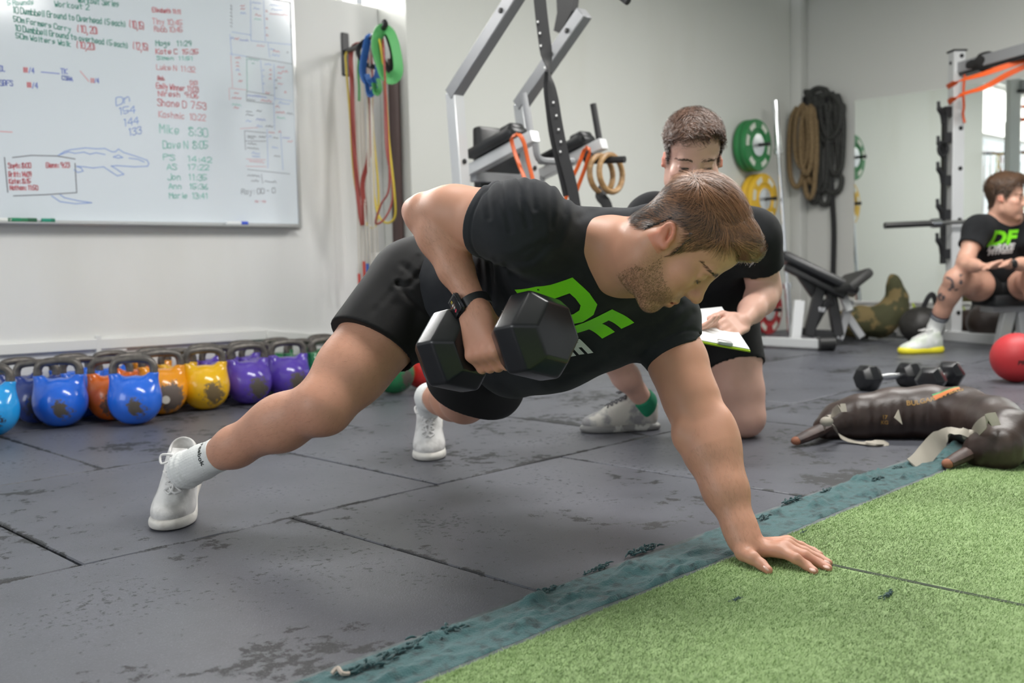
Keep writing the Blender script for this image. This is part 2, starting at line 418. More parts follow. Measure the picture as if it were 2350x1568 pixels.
n1 = fbm(np.c_[uu*11, vv*30, 0*uu], 4, 2); n2 = fbm(np.c_[uu*30, vv*60, 0*uu], 3, 7)
hz = .003+.020*np.clip(n1-.42, 0, 1)+.009*(n2-.4)*1+.04*np.clip(n1-.58, 0, 1)
hz = np.where((V.ravel() < .02) | (V.ravel() > .98), .0024, np.maximum(hz, .0032))
ps = A_[None]*uu[:, None]+B_[None]*vv[:, None]+np.array([0, 0, 1.])*hz[:, None]
fs = [(i*nv+j, (i+1)*nv+j, (i+1)*nv+j+1, i*nv+j+1) for i in range(nu-1) for j in range(nv-1)]
M_teal = mat('teal_felt', (.034, .108, .114), .95, col2=(.010, .036, .040), nscale=46, ndetail=7, nlo=.50, nhi=.68, bump=.8, bscale=320, sheen=.3, bdist=.003)
me = bpy.data.meshes.new('felt_pile'); me.from_pydata(ps.tolist(), [], fs); me.polygons.foreach_set('use_smooth', [True]*len(fs)); o = link('felt_pile', me, M_teal, st); tag(o, kind='stuff')
M_teald = mat('teal_fluff', (.022, .070, .075), .95, bump=.8, bscale=400, sheen=.3)
def tuft(c, size, name='fluff_tuft', parent=None, seed=0, n=46):
    r = random.Random(seed); mb = MB(); c = np.array(c)
    for i in range(n):                       # matted fibres lying along the strip
        p0 = c+A_*r.gauss(0, size*.32)+B_*r.gauss(0, size*.07); p0[2] = r.uniform(.003, .004+size*.10)
        d = (A_*r.uniform(-1, 1)+B_*r.uniform(-.35, .35))*size*.40
        p1 = p0+d*.4+B_*size*r.uniform(-.06, .06)+np.array([0, 0, size*r.uniform(-.02, .09)]); p2 = p0+d
        pts = [p0, p1, p2]
        for p in pts: p[2] = max(p[2], .004)
        mb.tube(spline(pts, 2), [size*w for w in (.012, .030, .034, .028, .008)], 5)
    return mb.obj(name, M_teald, parent, angle=180)
for i, (px, py, s) in enumerate(((1470, 1268, .07), (1370, 1308, .05), (1010, 1461, .075), (915, 1500, .06), (1815, 1152, .06), (2015, 1101, .05), (1895, 1128, .04), (2060, 1076, .04), (1250, 1360, .05), (830, 1540, .07), (1755, 1190, .05))):
    g = G(px, py, .004); tuft(g, s, 'fluff_tuft', st, i)
for i, (px, py, s, lb) in enumerate(((2038, 1362, .035, 'dark teal lint clump lying on the green turf near the cut seam'), (1690, 1372, .022, 'small dark teal lint scrap on the turf below the planted hand'), (1843, 1218, .018, 'tiny teal lint scrap on the turf beside the teal strip'))):
    g = G(px, py, .008); o = tuft(g, s, 'lint_clump', None, 40+i, 40); tag(o, lb, 'lint')
g = G(780, 1552, .006)
o = MB().tube(spline([g+np.array([-.012, 0, .004]), g+np.array([-.004, .006, .01]), g+np.array([.004, -.004, .006]), g+np.array([.013, .004, .002])], 4), .0035, 6).obj('lint_clump', mat('pale_lint', (.5, .42, .36), .9)); tag(o, 'pale beige lint twist on the teal strip at the bottom of the photo', 'lint')
# ================================================================== implicit surfaces (bodies, clothes, shoes, soft things)
class SDF:
    def __init__(s): s.p = []
    def cap(s, a, b, ra, rb=None, k=.02, op='u'):
        a = np.asarray(a, float); b = np.asarray(b, float); rb = ra if rb is None else rb; m = max(ra, rb)
        s.p.append(('c', (a, b-a, max((b-a)@(b-a), 1e-9), ra, rb-ra), k, op, np.minimum(a, b)-m, np.maximum(a, b)+m)); return s
    def chain(s, pts, rs, k=.02, op='u'):
        for i in range(len(pts)-1): s.cap(pts[i], pts[i+1], rs[i], rs[i+1], k, op)
        return s
    def ell(s, c, rad, R=None, k=.02, op='u'):
        c = np.asarray(c, float); rad = np.asarray(rad, float); R = np.eye(3) if R is None else np.asarray(R, float)
        e = np.sqrt(((R*rad[None])**2).sum(1))
        s.p.append(('e', (c, rad, R), k, op, c-e, c+e)); return s
    def cut(s, c, n, k=.003, rad=9.):      # keep the side with (p-c).n < 0, within rad of c
        c = np.asarray(c, float); s.p.append(('p', (c, nrm(n), rad), k, 's', c-rad, c+rad)); return s
    def slab(s, c, size, R=None, r=.005, k=.01, op='u'):   # rounded box
        c = np.asarray(c, float); R = np.eye(3) if R is None else np.asarray(R, float); h = np.asarray(size, float)/2
        e = (np.abs(R)*h[None]).sum(1)
        s.p.append(('b', (c, h-r, R, r), k, op, c-e, c+e)); return s
    def sub(s, o, k=.02):                   # join another surface whole, so its own cuts stay its own
        us = [p for p in o.p if p[3] == 'u']
        s.p.append(('s', o, k, 'u', np.min([p[4] for p in us], 0)-.02, np.max([p[5] for p in us], 0)+.02)); return s
    @staticmethod
    def one(pr, X):
        t, q = pr[0], pr[1]
        if t == 's': return q.eval(X)
        if t == 'c':
            a, ba, bb, ra, dr = q; pa = X-a; h = np.clip((pa@ba)/bb, 0, 1); pa = pa-h[:, None]*ba
            return np.sqrt(np.einsum('ij,ij->i', pa, pa))-(ra+dr*h)
        if t == 'e':
            c, r, R = q; l = (X-c)@R; a = l/r; b = a/r
            k0 = np.sqrt(np.einsum('ij,ij->i', a, a)); k1 = np.sqrt(np.einsum('ij,ij->i', b, b))+1e-9
            return k0*(k0-1)/k1
        if t == 'b':
            c, h, R, r = q; l = np.abs((X-c)@R)-h; o = np.maximum(l, 0)
            return np.sqrt(np.einsum('ij,ij->i', o, o))+np.minimum(l.max(1), 0)-r
        c, n, rad = q; d = (X-c)@n
        return -d if rad > 5 else -np.minimum(d, rad-np.sqrt(((X-c)**2).sum(1)))
    def eval(s, X, prs=None):
        d = np.full(len(X), .12)
        for pr in (s.p if prs is None else prs):
            e = SDF.one(pr, X); k = pr[2]
            if pr[3] == 'u':
                h = np.maximum(k-np.abs(d-e), 0)/k; d = np.minimum(d, e)-h*h*k*.25
            else:
                e = -e; h = np.maximum(k-np.abs(d-e), 0)/k; d = np.maximum(d, e)+h*h*k*.25
        return d
    def mesh(s, name, h=.004, disp=None, B=24, zmin=None):
        us = [p for p in s.p if p[3] == 'u']
        lo = np.min([p[4] for p in us], 0)-.02; hi = np.max([p[5] for p in us], 0)+.02
        i0 = np.floor(lo/h/B).astype(int); i1 = np.floor(hi/h/B).astype(int)
        bg = 3*h; grid = vdb.FloatGrid(bg); grid.gridClass = vdb.GridClass.LEVEL_SET
        ax = np.arange(B); gx, gy, gz = np.meshgrid(ax, ax, ax, indexing='ij'); L = np.c_[gx.ravel(), gy.ravel(), gz.ravel()]*h
        PL = np.array([p[4]-p[2]-bg for p in s.p]); PH = np.array([p[5]+p[2]+bg for p in s.p]); isu = np.array([p[3] == 'u' for p in s.p])
        hb = B*h; half = hb/2*1.7321
        for ix in range(i0[0], i1[0]+1):
            for iy in range(i0[1], i1[1]+1):
                for iz in range(i0[2], i1[2]+1):
                    o = np.array([ix, iy, iz])*hb
                    rel = np.all((PL < o+hb) & (PH > o), axis=1)
                    if not (rel & isu).any(): continue
                    prs = [p for p, r in zip(s.p, rel) if r]
                    c = s.eval((o+hb/2)[None], prs)[0]
                    if c > half*1.05+.06: continue
                    X = o+L; d = s.eval(X, prs)
                    if d.min() > bg: continue
                    if disp is not None and d.max() > -.02:
                        m = np.abs(d) < .03
                        if m.any(): d[m] += disp(X[m])
                    if zmin is not None: d = np.maximum(d, zmin-X[:, 2])
                    grid.copyFromArray(np.clip(d, -bg, bg).reshape(B, B, B).astype(np.float32), ijk=(ix*B, iy*B, iz*B), tolerance=0)
        pts, quads = grid.convertToQuads(0.0, )
        me = bpy.data.meshes.new(name); n = len(pts); q = len(quads)
        me.vertices.add(n); me.vertices.foreach_set('co', (pts*h).astype(np.float32).ravel())
        me.loops.add(q*4); me.loops.foreach_set('vertex_index', quads[:, ::-1].astype(np.int32).ravel())
        me.polygons.add(q); me.polygons.foreach_set('loop_start', np.arange(0, q*4, 4, dtype=np.int32))
        me.update(calc_edges=True); me.validate()
        me.polygons.foreach_set('use_smooth', [True]*len(me.polygons))
        return me
def verts(me):
    a = np.empty(len(me.vertices)*3, np.float32); me.vertices.foreach_get('co', a); return a.reshape(-1, 3).astype(float)
def normals(me):
    a = np.empty(len(me.vertices)*3, np.float32); me.vertices.foreach_get('normal', a); return a.reshape(-1, 3).astype(float)
def paint(me, cols, name='col'):
    ca = me.color_attributes.new(name, 'FLOAT_COLOR', 'POINT')
    c = np.ones((len(me.vertices), 4), np.float32); c[:, :3] = cols; ca.data.foreach_set('color', c.ravel())
def ribbons(name, curves, nor, width, mt, parent=None, cols=None, taper=.15):
    """curves (n,k,3), nor (n,k,3): flat tapering strands"""
    n, k, _ = curves.shape
    t = np.gradient(curves, axis=1); sd = np.cross(nor, t); sd /= np.linalg.norm(sd, axis=2, keepdims=True)+1e-9
    wv = np.linspace(1, taper, k)[None, :, None]*np.asarray(width).reshape(-1, 1, 1)*.5
    v = np.stack([curves-sd*wv, curves+sd*wv], 2).reshape(-1, 3)
    b = (np.arange(n)[:, None]*k*2+np.arange(k-1)[None]*2)
    q = np.stack([b, b+1, b+3, b+2], 2).reshape(-1, 4)
    me = bpy.data.meshes.new(name); me.vertices.add(len(v)); me.vertices.foreach_set('co', v.astype(np.float32).ravel())
    me.loops.add(q.size); me.loops.foreach_set('vertex_index', q.astype(np.int32).ravel())
    me.polygons.add(len(q)); me.polygons.foreach_set('loop_start', np.arange(0, q.size, 4, dtype=np.int32)); me.update(calc_edges=True)
    me.polygons.foreach_set('use_smooth', [True]*len(q))
    if cols is not None: paint(me, np.repeat(cols, k*2, 0))
    o = link(name, me, mt, parent); tag(o, kind='stuff'); return o
def drape(me2d, surf_bvh, org, ex, ey, nray, off=.0012, name='print', mt=None, parent=None, depth=.25, sub=2):
    """lay a flat 2D mesh (text or emblem) on a surface by casting along nray"""
    bm = bmesh.new(); bm.from_mesh(me2d); bmesh.ops.triangulate(bm, faces=bm.faces)
    for _ in range(sub+1): bmesh.ops.subdivide_edges(bm, edges=[e for e in bm.edges if e.calc_length() > .005], cuts=1, use_grid_fill=False)
    bmesh.ops.triangulate(bm, faces=bm.faces)
    nray = nrm(nray)
    for v in bm.verts:
        p = np.asarray(org)+np.asarray(ex)*v.co.x+np.asarray(ey)*v.co.y
        h = surf_bvh.ray_cast(Vector(p-nray*depth), Vector(nray), depth*2)
        v.tag = False
        if h[0] is None:
            h = surf_bvh.find_nearest(Vector(p)); v.tag = h[0] is None or (h[0]-Vector(p)).length > .05
        if not v.tag: v.co = h[0]+(h[1] if h[1].dot(Vector(nray)) < 0 else -h[1])*off
    bmesh.ops.delete(bm, geom=[v for v in bm.verts if v.tag], context='VERTS')
    me = bpy.data.meshes.new(name); bm.to_mesh(me); bm.free()
    return link(name, me, mt, parent)
def bvh_of(me):
    v = verts(me); f = np.empty(len(me.polygons)*4, np.int32)
    me.polygons.foreach_get('vertices', f) if all(len(p.vertices) == 4 for p in me.polygons[:1]) else None
    return BVHTree.FromPolygons([Vector(p) for p in v], [tuple(p.vertices) for p in me.polygons])
def cam_hit(b, px_, py_): d = nrm(ray(px_, py_)); h = b.ray_cast(Vector(CAM_O), Vector(d), 12); return (np.array(h[0]), np.array(h[1])) if h[0] is not None else (None, None)
# ================================================================== kettlebells
M_steel = mat('worn_dark_steel', (.115, .105, .098), .42, .55, col2=(.20, .18, .16), nscale=30, nlo=.45, nhi=.7, bump=.2, bscale=150)
kb = SDF()
kb.ell((0, 0, .100), (.105, .098, .101), k=.02)
for s in (-1, 1):
    kb.cap((s*.058, 0, .128), (s*.079, 0, .213), .030, .0205, k=.035)
kb.cut((0, 0, .0), (0, 0, -1), k=.012); kb.cut((0, 0, .213), (0, 0, 1), k=.003)
KB_BODY = kb.mesh('kettlebell_body', .0065)
hp = [(-.079, 0, .205), (-.078, 0, .235), (-.066, 0, .257), (-.04, 0, .266), (0, 0, .268), (.04, 0, .266), (.066, 0, .257), (.078, 0, .235), (.079, 0, .205)]
KB_HANDLE = MB().tube(spline(hp, 3), .0168, 10).mesh('kettlebell_handle'); KB_HANDLE.materials.append(M_steel)
def kbmat(name, col, wear, under=(.09, .075, .06)):
    m = mat(name, col, .16, coat=.35); nt = m.node_tree; L = nt.links.new; b = nt.nodes['Principled BSDF']
    tc = N(nt, 'ShaderNodeTexCoord').outputs['Object']
    sx = N(nt, 'ShaderNodeSeparateXYZ'); L(tc, sx.inputs[0])
    vd = N(nt, 'ShaderNodeVectorMath', operation='DISTANCE'); vd.inputs[1].default_value = (.02, -.10, .085); L(tc, vd.inputs[0])
    no = N(nt, 'ShaderNodeTexNoise', Scale=55., Detail=7., Roughness=.8); L(tc, no.inputs['Vector'])
    n2 = N(nt, 'ShaderNodeTexNoise', Scale=9., Detail=3.); L(tc, n2.inputs['Vector'])
    r = N(nt, 'ShaderNodeMapRange'); r.inputs[1].default_value = .015; r.inputs[2].default_value = .10; r.inputs[3].default_value = .30*wear+.04; r.inputs[4].default_value = -.32+.22*wear; L(vd.outputs['Value'], r.inputs[0])
    a = N(nt, 'ShaderNodeMath', operation='ADD'); L(no.outputs['Fac'], a.inputs[0]); L(r.outputs[0], a.inputs[1])
    a2 = N(nt, 'ShaderNodeMath', operation='MULTIPLY_ADD'); a2.inputs[1].default_value = .5; L(n2.outputs['Fac'], a2.inputs[0]); L(a.outputs[0], a2.inputs[2])
    st = N(nt, 'ShaderNodeMapRange'); st.inputs[1].default_value = .86; st.inputs[2].default_value = .91; L(a2.outputs[0], st.inputs[0])
    mx = N(nt, 'ShaderNodeMix', data_type='RGBA'); mx.inputs[6].default_value = (*col, 1); mx.inputs[7].default_value = (*under, 1); L(st.outputs[0], mx.inputs['Factor']); L(mx.outputs[2], b.inputs['Base Color'])
    rr = N(nt, 'ShaderNodeMapRange'); rr.inputs[3].default_value = .18; rr.inputs[4].default_value = .55; L(st.outputs[0], rr.inputs[0]); L(rr.outputs[0], b.inputs['Roughness'])
    cw = N(nt, 'ShaderNodeMapRange'); cw.inputs[3].default_value = .35; cw.inputs[4].default_value = 0; L(st.outputs[0], cw.inputs[0]); L(cw.outputs[0], b.inputs['Coat Weight'])
    return m
KC = dict(cyan=kbmat('cyan_enamel', (.02, .33, .78), .75, (.03, .03, .05)), blue=kbmat('blue_enamel', (.02, .14, .70), .62), navy=kbmat('navy_enamel', (.02, .045, .22), 1.1, (.03, .03, .045)),
          orange=kbmat('orange_enamel', (.66, .13, .015), 1.3, (.10, .06, .045)), amber=kbmat('amber_enamel', (.80, .30, .012), 1.25, (.13, .10, .085)), yellow=kbmat('yellow_enamel', (.82, .46, .008), .9, (.16, .11, .05)),
          purple=kbmat('purple_enamel', (.105, .055, .42), .95), green=kbmat('green_enamel', (.012, .16, .055), .8), red=kbmat('red_enamel', (.62, .025, .022), .6))
KBD = []
def kettlebell(pos, c, rz, label, k=.94):
    e = empty('kettlebell', pos, label, 'kettlebell', 'competition kettlebells along the wall', rz); e.scale = (k,)*3
    for me, nm in ((KB_BODY, 'body'), (KB_HANDLE, 'handle')):
        o = link(nm, me, None, e, False)
        if nm == 'body':
            if not me.materials: me.materials.append(KC['blue'])
            o.material_slots[0].link = 'OBJECT'; o.material_slots[0].material = KC[c]
    KBD.append(np.array(pos)); return e
def gb(px, py): g = G(px, py); d = nrm([g[0], g[1], 0]); return g+d*.07     # centre from the visible front foot
kd = [(-26, 984, 'cyan', 12, 'cyan kettlebell cut off by the left edge of the photo'), (94, 974, 'navy', 14, 'dark navy kettlebell tucked behind the leftmost whole blue one'),
      (142, 985, 'blue', 12, 'bright blue kettlebell, the left of the two front blue ones'), (260, 970, 'orange', 20, 'scuffed orange kettlebell between and behind the two front blue ones'),
      (313, 980, 'blue', 8, 'bright blue kettlebell, the right of the two front blue ones'), (376, 956, 'amber', 26, 'worn amber kettlebell with a pale disc on its face, beside the yellow one'),
      (474, 945, 'yellow', 26, 'chipped bright yellow kettlebell at the front of the row'), (573, 932, 'purple', 30, 'purple kettlebell with a large worn grey patch, next to the yellow one'),
      (664, 918, 'purple', 30, 'second purple kettlebell, just left of the lunging leg'), (752, 908, 'green', 35, 'dark green kettlebell partly behind the outstretched thigh'),
      (905, 908, 'green', 40, 'green kettlebell whose lower half shows under the black shorts'), (972, 896, 'red', 40, 'glossy red kettlebell beside the held dumbbell')]
for px, py, c, rz, lb in kd:
    p = gb(px, py)
    if c == 'navy': p = onplane(px-8, 900, UV(0, 4.30), B_)*[1, 1, 0]
    if c == 'cyan': p = onplane(px, 900, UV(0, 4.10), B_)*[1, 1, 0]
    kettlebell(p, c, math.radians(rz), lb, 1.0 if c not in ('navy', 'orange') else .95)
dc = MB().lathe([(.001, 0), (.017, 0), (.017, .004), (.001, .005)], n=16).mesh('label_disc'); dc.materials.append(mat('pale_label', (.62, .58, .50), .5))
p = KBD[5]; f = nrm(CAM_O*[1, 1, 0]-p*[1, 1, 0]); Rd = frame(f); o = link('label_disc', dc, None, None); 
am = [q for q in COL.objects if q.get('label', '').startswith('worn amber')][0]
o.parent = am; fl_ = Matrix(Rd.tolist()).to_4x4(); fl_.translation = Vector(p+f*.101+np.array([.012, 0, .075])); o.matrix_local = world_mat(am).inverted() @ fl_
mid = [(187, 822, 'blue', 'blue kettlebell seen through the handle of the left front blue one'), (325, 813, 'orange', 'orange kettlebell seen through the handle of the right front blue one'),
       (408, 806, 'yellow', 'yellow kettlebell behind the amber and yellow pair'), (500, 800, 'purple', 'purple kettlebell behind the chipped yellow one'), (594, 790, 'purple', 'purple kettlebell seen through the gap of the first front purple one'),
       (690, 786, 'green', 'green kettlebell directly behind the second front purple one')]
back = [(45, 826, 'navy', 'navy kettlebell at the back wall, leftmost dark handle'), (150, 817, 'blue', 'blue kettlebell at the back wall behind the left front blue one'), (255, 808, 'blue', 'blue kettlebell at the back wall below the socket plate'),
        (352, 800, 'amber', 'amber kettlebell at the back wall behind the orange ones'), (458, 796, 'purple', 'purple kettlebell at the back wall behind the yellow one'), (558, 788, 'purple', 'purple kettlebell at the back wall, pale worn handle'),
        (640, 783, 'green', 'green kettlebell at the back wall behind the two front purple ones'), (738, 777, 'green', 'green kettlebell at the back wall nearest the thigh')]
for vt, lst in ((4.305, mid), (4.495, back)):
    for px, py, c, lb in lst:
        u_ = float(onplane(px, py+40, UV(0, vt), B_)@A_)
        for _ in range(40):                       # settle clear of its neighbours, along the wall
            for q in KBD:
                du, dv = u_-q@A_, vt-q@B_
                if math.hypot(du, dv) < .192: u_ += .004 if du >= 0 else -.004
        if min(math.hypot(u_-q@A_, vt-q@B_) for q in KBD) > .17: kettlebell(UV(u_, vt), c, math.radians(38), lb)

# ================================================================== whiteboard
bTL = W(-175, -20); bBR = W(685, 519); zlo = bBR[2]; zhi = W(666, 4)[2]
s0, s1 = (W(0, 500)@A_)-.55, bBR@A_
M_board = mat('whiteboard_enamel', (.73, .79, .85), .13, coat=.3); M_alu = mat('brushed_aluminium', (.62, .63, .63), .35, .8)
wb = empty('whiteboard', UV((s0+s1)/2, VL-.012, zlo), 'large wall whiteboard covered in coloured workout notes, over the kettlebells', 'whiteboard')
wp = lambda u, z, off: UV(u, VL-off, z)
MB().box(wp((s0+s1)/2, (zlo+zhi)/2, .009), (s1-s0, .014, zhi-zlo), Ru).obj('panel', M_board, wb)
MB().box(wp((s0+s1)/2, zhi, .012), (s1-s0+.02, .022, .022), Ru, bev=.003).obj('frame_rail', M_alu, wb)
MB().box(wp((s0+s1)/2, zlo, .012), (s1-s0+.02, .022, .022), Ru, bev=.003).obj('frame_rail', M_alu, wb)
MB().box(wp(s1, (zlo+zhi)/2, .012), (.022, .022, zhi-zlo), Ru, bev=.003).obj('frame_rail', M_alu, wb)
MB().box(wp((s0+s1)/2-.01, zlo-.004, .045), (s1-s0-.04, .06, .008), Ru, bev=.002).obj('pen_tray', M_alu, wb)
GL = {'A': '022842 1434', 'B': '02083846350535443302', 'C': '4738180703123243', 'D': '02082847432202', 'E': '48080242 0535', 'F': '480802 0535', 'G': '47381807031232434525', 'H': '0802 4842 0545', 'I': '2822',
      'J': '4843321203', 'K': '0802 480542', 'L': '080242', 'M': '0208254842', 'N': '02084248', 'O': '180703123243473818', 'P': '020838473605', 'R': '020838473605 2542', 'S': '473818073543321203', 'T': '0848 2822', 'U': '080312324348',
      'W': '0812253248', 'V': '082248', 'Y': '082548 2522', '0': '1807031232434738 3818', '1': '172822', '2': '0718384602 0242', '3': '07183847254543321203', '4': '380444 3832', '5': '4808053544331203', '6': '38270412324334 2504', '7': '084812', '8': '25074738181625444332120325', '9': '4547381807162545 4532',
      'a': '361605031233 3632', 'b': '0802 05163543321203', 'c': '361605031233', 'd': '361605031233 3832', 'e': '0434361605031233', 'f': '382712 0636', 'g': '361605041434 36301000', 'h': '0802 0516263532', 'i': '1612 1718', 'j': '26211000', 'k': '0802 360432', 'l': '1812', 'm': '0602 05162522 25364542',
      'n': '0602 0516263532', 'o': '1605031233351 6'.replace(' ', ''), 'p': '0600 051636341304', 'r': '0602 051636', 's': '36160514342302', 't': '181322 0636', 'u': '0603122336 3632', 'v': '061236', 'w': '0612243246', 'x': '0632 3602', 'y': '0614 361000', 'z': '06360232',
      ':': '1516 1213', ',': '121100', '.': '1213', '(': '28151322', ')': '08161302', '/': '0238', '-': '0535', '|': '1812'}
INK = dict(g=(.06, .36, .27), r=(.66, .12, .15), b=(.16, .22, .64), k=(.12, .12, .15), t=(.20, .58, .48), B=(.26, .39, .76), p=(.74, .32, .35))
ink = {k: MB() for k in INK}; rw = random.Random(11)
def stroke(c, pts, wd=.0065):               # pts: (u,z) on the board
    pts = [np.asarray(p, float) for p in pts]; mb = ink[c]
    for a, b in zip(pts[:-1], pts[1:]):
        d = b-a; l = np.linalg.norm(d)
        if l < 1e-5: continue
        d = d/l; n = np.array([-d[1], d[0]])*wd*.30; a2 = a-d*wd*.3; b2 = b+d*wd*.3
        mb.add([wp(q[0], q[1], .0168) for q in (a2-n, b2-n, b2+n, a2+n)], [(0, 1, 2, 3)])
def bpt(px, py): q = W(px, py, .0168); return np.array([q@A_, q[2]])
def line(c, pts, wd=.005): stroke(c, [bpt(x/2.904, y/2.904) for x, y in pts], wd)
def write(c, txt, x0, y0, x1, y1, cap, wd=.0058):       # coordinates in the 2.904x zoom; cap = cap height there
    a = bpt(x0/2.904, y0/2.904); b = bpt(x1/2.904, y1/2.904); h = abs(bpt(x0/2.904, (y0-cap)/2.904)[1]-a[1])/6
    adv = [((.8 if ch == '1' else .55) if ch in ':,.|il1' else .45 if ch == ' ' else 1.0)*5 for ch in txt]; tot = sum(adv); x = 0
    up = np.array([0, 1.]); ex = (b-a)/tot
    for ch, ad in zip(txt, adv):
        for stq in GL.get(ch, '').split():
            pts = [a+ex*(x+int(stq[i])+rw.uniform(-.15, .15))+up*h*(int(stq[i+1])-2+rw.uniform(-.25, .25)) for i in range(0, len(stq)-1, 2)]
            if len(pts) > 2: pts = spline(pts, 2)
            stroke(c, pts, wd)
        x += ad
for a in [('t', '5 Rounds', 50, 36, 232, 30, 34), ('g', 'Workout Series', 520, 14, 798, 46, 40), ('g', 'Workout 2', 365, 42, 600, 66, 36),
          ('g', '10 Dumbbell Ground to Overhead (5 each)', 85, 84, 850, 182, 40), ('r', '(10,15)', 862, 182, 972, 200, 48), ('g', '50m Farmers Carry', 92, 142, 480, 212, 34), ('r', '(10, 20)', 514, 212, 666, 230, 46),
          ('g', '10 Dumbbell Ground to overhead (5 each)', 100, 203, 865, 324, 38), ('r', '(12,15)', 886, 326, 1000, 342, 48), ('g', '50m Waiters Walk', 108, 254, 480, 312, 34), ('r', '(10,20)', 510, 318, 648, 336, 44),
          ('b', 'DL', 0, 474, 36, 474, 34), ('r', '||||', 156, 480, 188, 482, 30), ('b', '/4', 194, 486, 232, 488, 34), ('b', 'TK', 406, 492, 455, 494, 34), ('b', 'CSBA', 414, 530, 488, 542, 26), ('r', '|||', 604, 550, 632, 552, 28), ('b', '/4', 632, 552, 662, 554, 30),
          ('b', 'SBFS', 0, 570, 90, 572, 34), ('r', '||||', 180, 580, 212, 582, 30), ('b', '/4', 216, 588, 256, 588, 36),
          ('B', 'Dn', 776, 706, 884, 670, 50), ('B', '154', 790, 766, 910, 750, 46), ('B', '144', 822, 842, 932, 822, 46), ('B', '133', 856, 906, 948, 888, 46),
          ('r', 'Elisabeth 11:11', 1016, 78, 1208, 94, 28), ('p', 'Tiny 10:45', 1016, 158, 1218, 172, 36), ('p', 'Robb 10:45', 1030, 210, 1220, 216, 34), ('g', 'Mags   11:29', 1040, 304, 1280, 306, 32), ('r', 'Kate C  15:35', 1040, 358, 1326, 362, 32), ('t', 'Simon  11:51', 1046, 398, 1290, 402, 24),
          ('p', 'Luke N  11:32', 1045, 462, 1306, 482, 34), ('r', 'Bob', 1052, 534, 1098, 536, 26), ('p', '12:01', 1262, 564, 1322, 566, 26), ('r', 'Emily Winner 11:03', 1044, 588, 1326, 616, 36), ('r', 'Niresh  9:06', 1056, 640, 1326, 654, 34), ('r', 'Shane D  7:53', 1050, 704, 1380, 730, 44), ('p', 'Kashmic  10:22', 1060, 780, 1376, 806, 40),
          ('t', 'Mike   8:30', 1066, 884, 1392, 914, 56), ('t', 'Dave N  8:05', 1088, 990, 1392, 990, 50), ('t', 'PS    14:42', 1090, 1064, 1420, 1086, 36), ('t', 'AS    17:22', 1114, 1130, 1400, 1134, 36), ('t', 'Jon   11:35', 1118, 1198, 1384, 1204, 40), ('t', 'Ann   15:36', 1126, 1258, 1392, 1262, 34), ('t', 'Marie  13:41', 1130, 1322, 1390, 1324, 36),
          ('r', 'Soph: 8:00', 56, 1120, 210, 1118, 32), ('r', 'Glenn: 9:23', 308, 1118, 468, 1116, 32), ('r', 'Britt: 14:09', 60, 1178, 212, 1178, 32), ('r', 'Kate: 8:15', 62, 1224, 208, 1222, 30), ('r', 'Nathan: 11:50', 68, 1266, 256, 1266, 30),
          ('k', 'Ray: 00 - 0', 1610, 1296, 1840, 1286, 34, .004), ('r', 'no - no', 1700, 1350, 1775, 1350, 18, .003)]:
    write(*a)
for c, pts in [('b', [(275, 480), (395, 491)]), ('p', [(535, 475), (592, 542)]), ('p', [(0, 876), (80, 881)]),
               ('k', [(30, 1050), (40, 1160), (52, 1282)]), ('k', [(84, 1050), (210, 1036), (380, 1040), (500, 1060)]), ('k', [(500, 1090), (511, 1282)]), ('k', [(90, 1306), (300, 1298), (511, 1284)]),
               ('B', [(388, 1036), (430, 1010), (470, 998), (570, 986), (640, 992), (700, 990), (745, 1012), (768, 1012), (790, 994), (824, 1016), (900, 1040), (980, 1068), (992, 1090), (984, 1108), (900, 1112), (780, 1104), (742, 1108)]),
               ('B', [(400, 1032), (455, 1012), (500, 1022), (560, 1014), (600, 1028), (640, 1018), (700, 1030)]), ('B', [(756, 1046), (790, 1034), (818, 1050), (786, 1054), (756, 1046)]),
               ('B', [(510, 1108), (560, 1112), (620, 1120), (690, 1112), (740, 1145), (782, 1172), (826, 1162), (780, 1130), (742, 1106)]), ('B', [(494, 1132), (520, 1150), (554, 1140), (540, 1120), (512, 1110)]), ('B', [(860, 1054), (920, 1062), (960, 1080)]),
               ('B', [(345, 1306), (400, 1344), (500, 1358), (612, 1352)]), ('B', [(400, 1298), (430, 1318), (520, 1338), (612, 1352)])]:
    line(c, pts, .0062)
z5 = lambda pts: [((500+x/4.7)*2.904, (y/4.7)*2.904) for x, y in pts]
for c, pts in [('B', [(150, 345), (360, 378)]), ('B', [(352, 0), (356, 440)]), ('B', [(492, 0), (512, 440)]), ('B', [(130, 370), (150, 600)]), ('B', [(360, 440), (790, 482)]), ('B', [(540, 470), (560, 620)]), ('B', [(130, 580), (310, 610)]),
               ('k', [(310, 610), (800, 690)]), ('g', [(310, 610), (316, 985)]), ('B', [(460, 650), (490, 1000)]), ('B', [(605, 690), (612, 1090)]), ('k', [(310, 985), (600, 1030)]), ('p', [(130, 950), (310, 972)]), ('p', [(120, 950), (126, 1080)]),
               ('k', [(310, 985), (310, 1090)]), ('k', [(310, 1090), (600, 1122)]), ('B', [(610, 1060), (802, 1092)]), ('B', [(602, 1100), (612, 1400)]), ('k', [(780, 90), (786, 300)]), ('p', [(140, 600), (158, 940)])]:
    line(c, z5(pts), .0035)
for c, pts in [('k', [(1630, 872), (1772, 886)]), ('k', [(1630, 872), (1636, 1000)]), ('k', [(1636, 940), (1772, 942)]), ('B', [(1780, 862), (1786, 1122)]), ('B', [(1870, 880), (1886, 1132)]), ('k', [(1650, 1130), (1932, 1160)]), ('p', [(1600, 858), (1720, 850)]), ('p', [(1640, 1060), (1770, 1066)]), ('p', [(1640, 1108), (1775, 1112)]), ('k', [(1742, 1160), (1750, 1222)])]:
    line(c, pts, .0035)
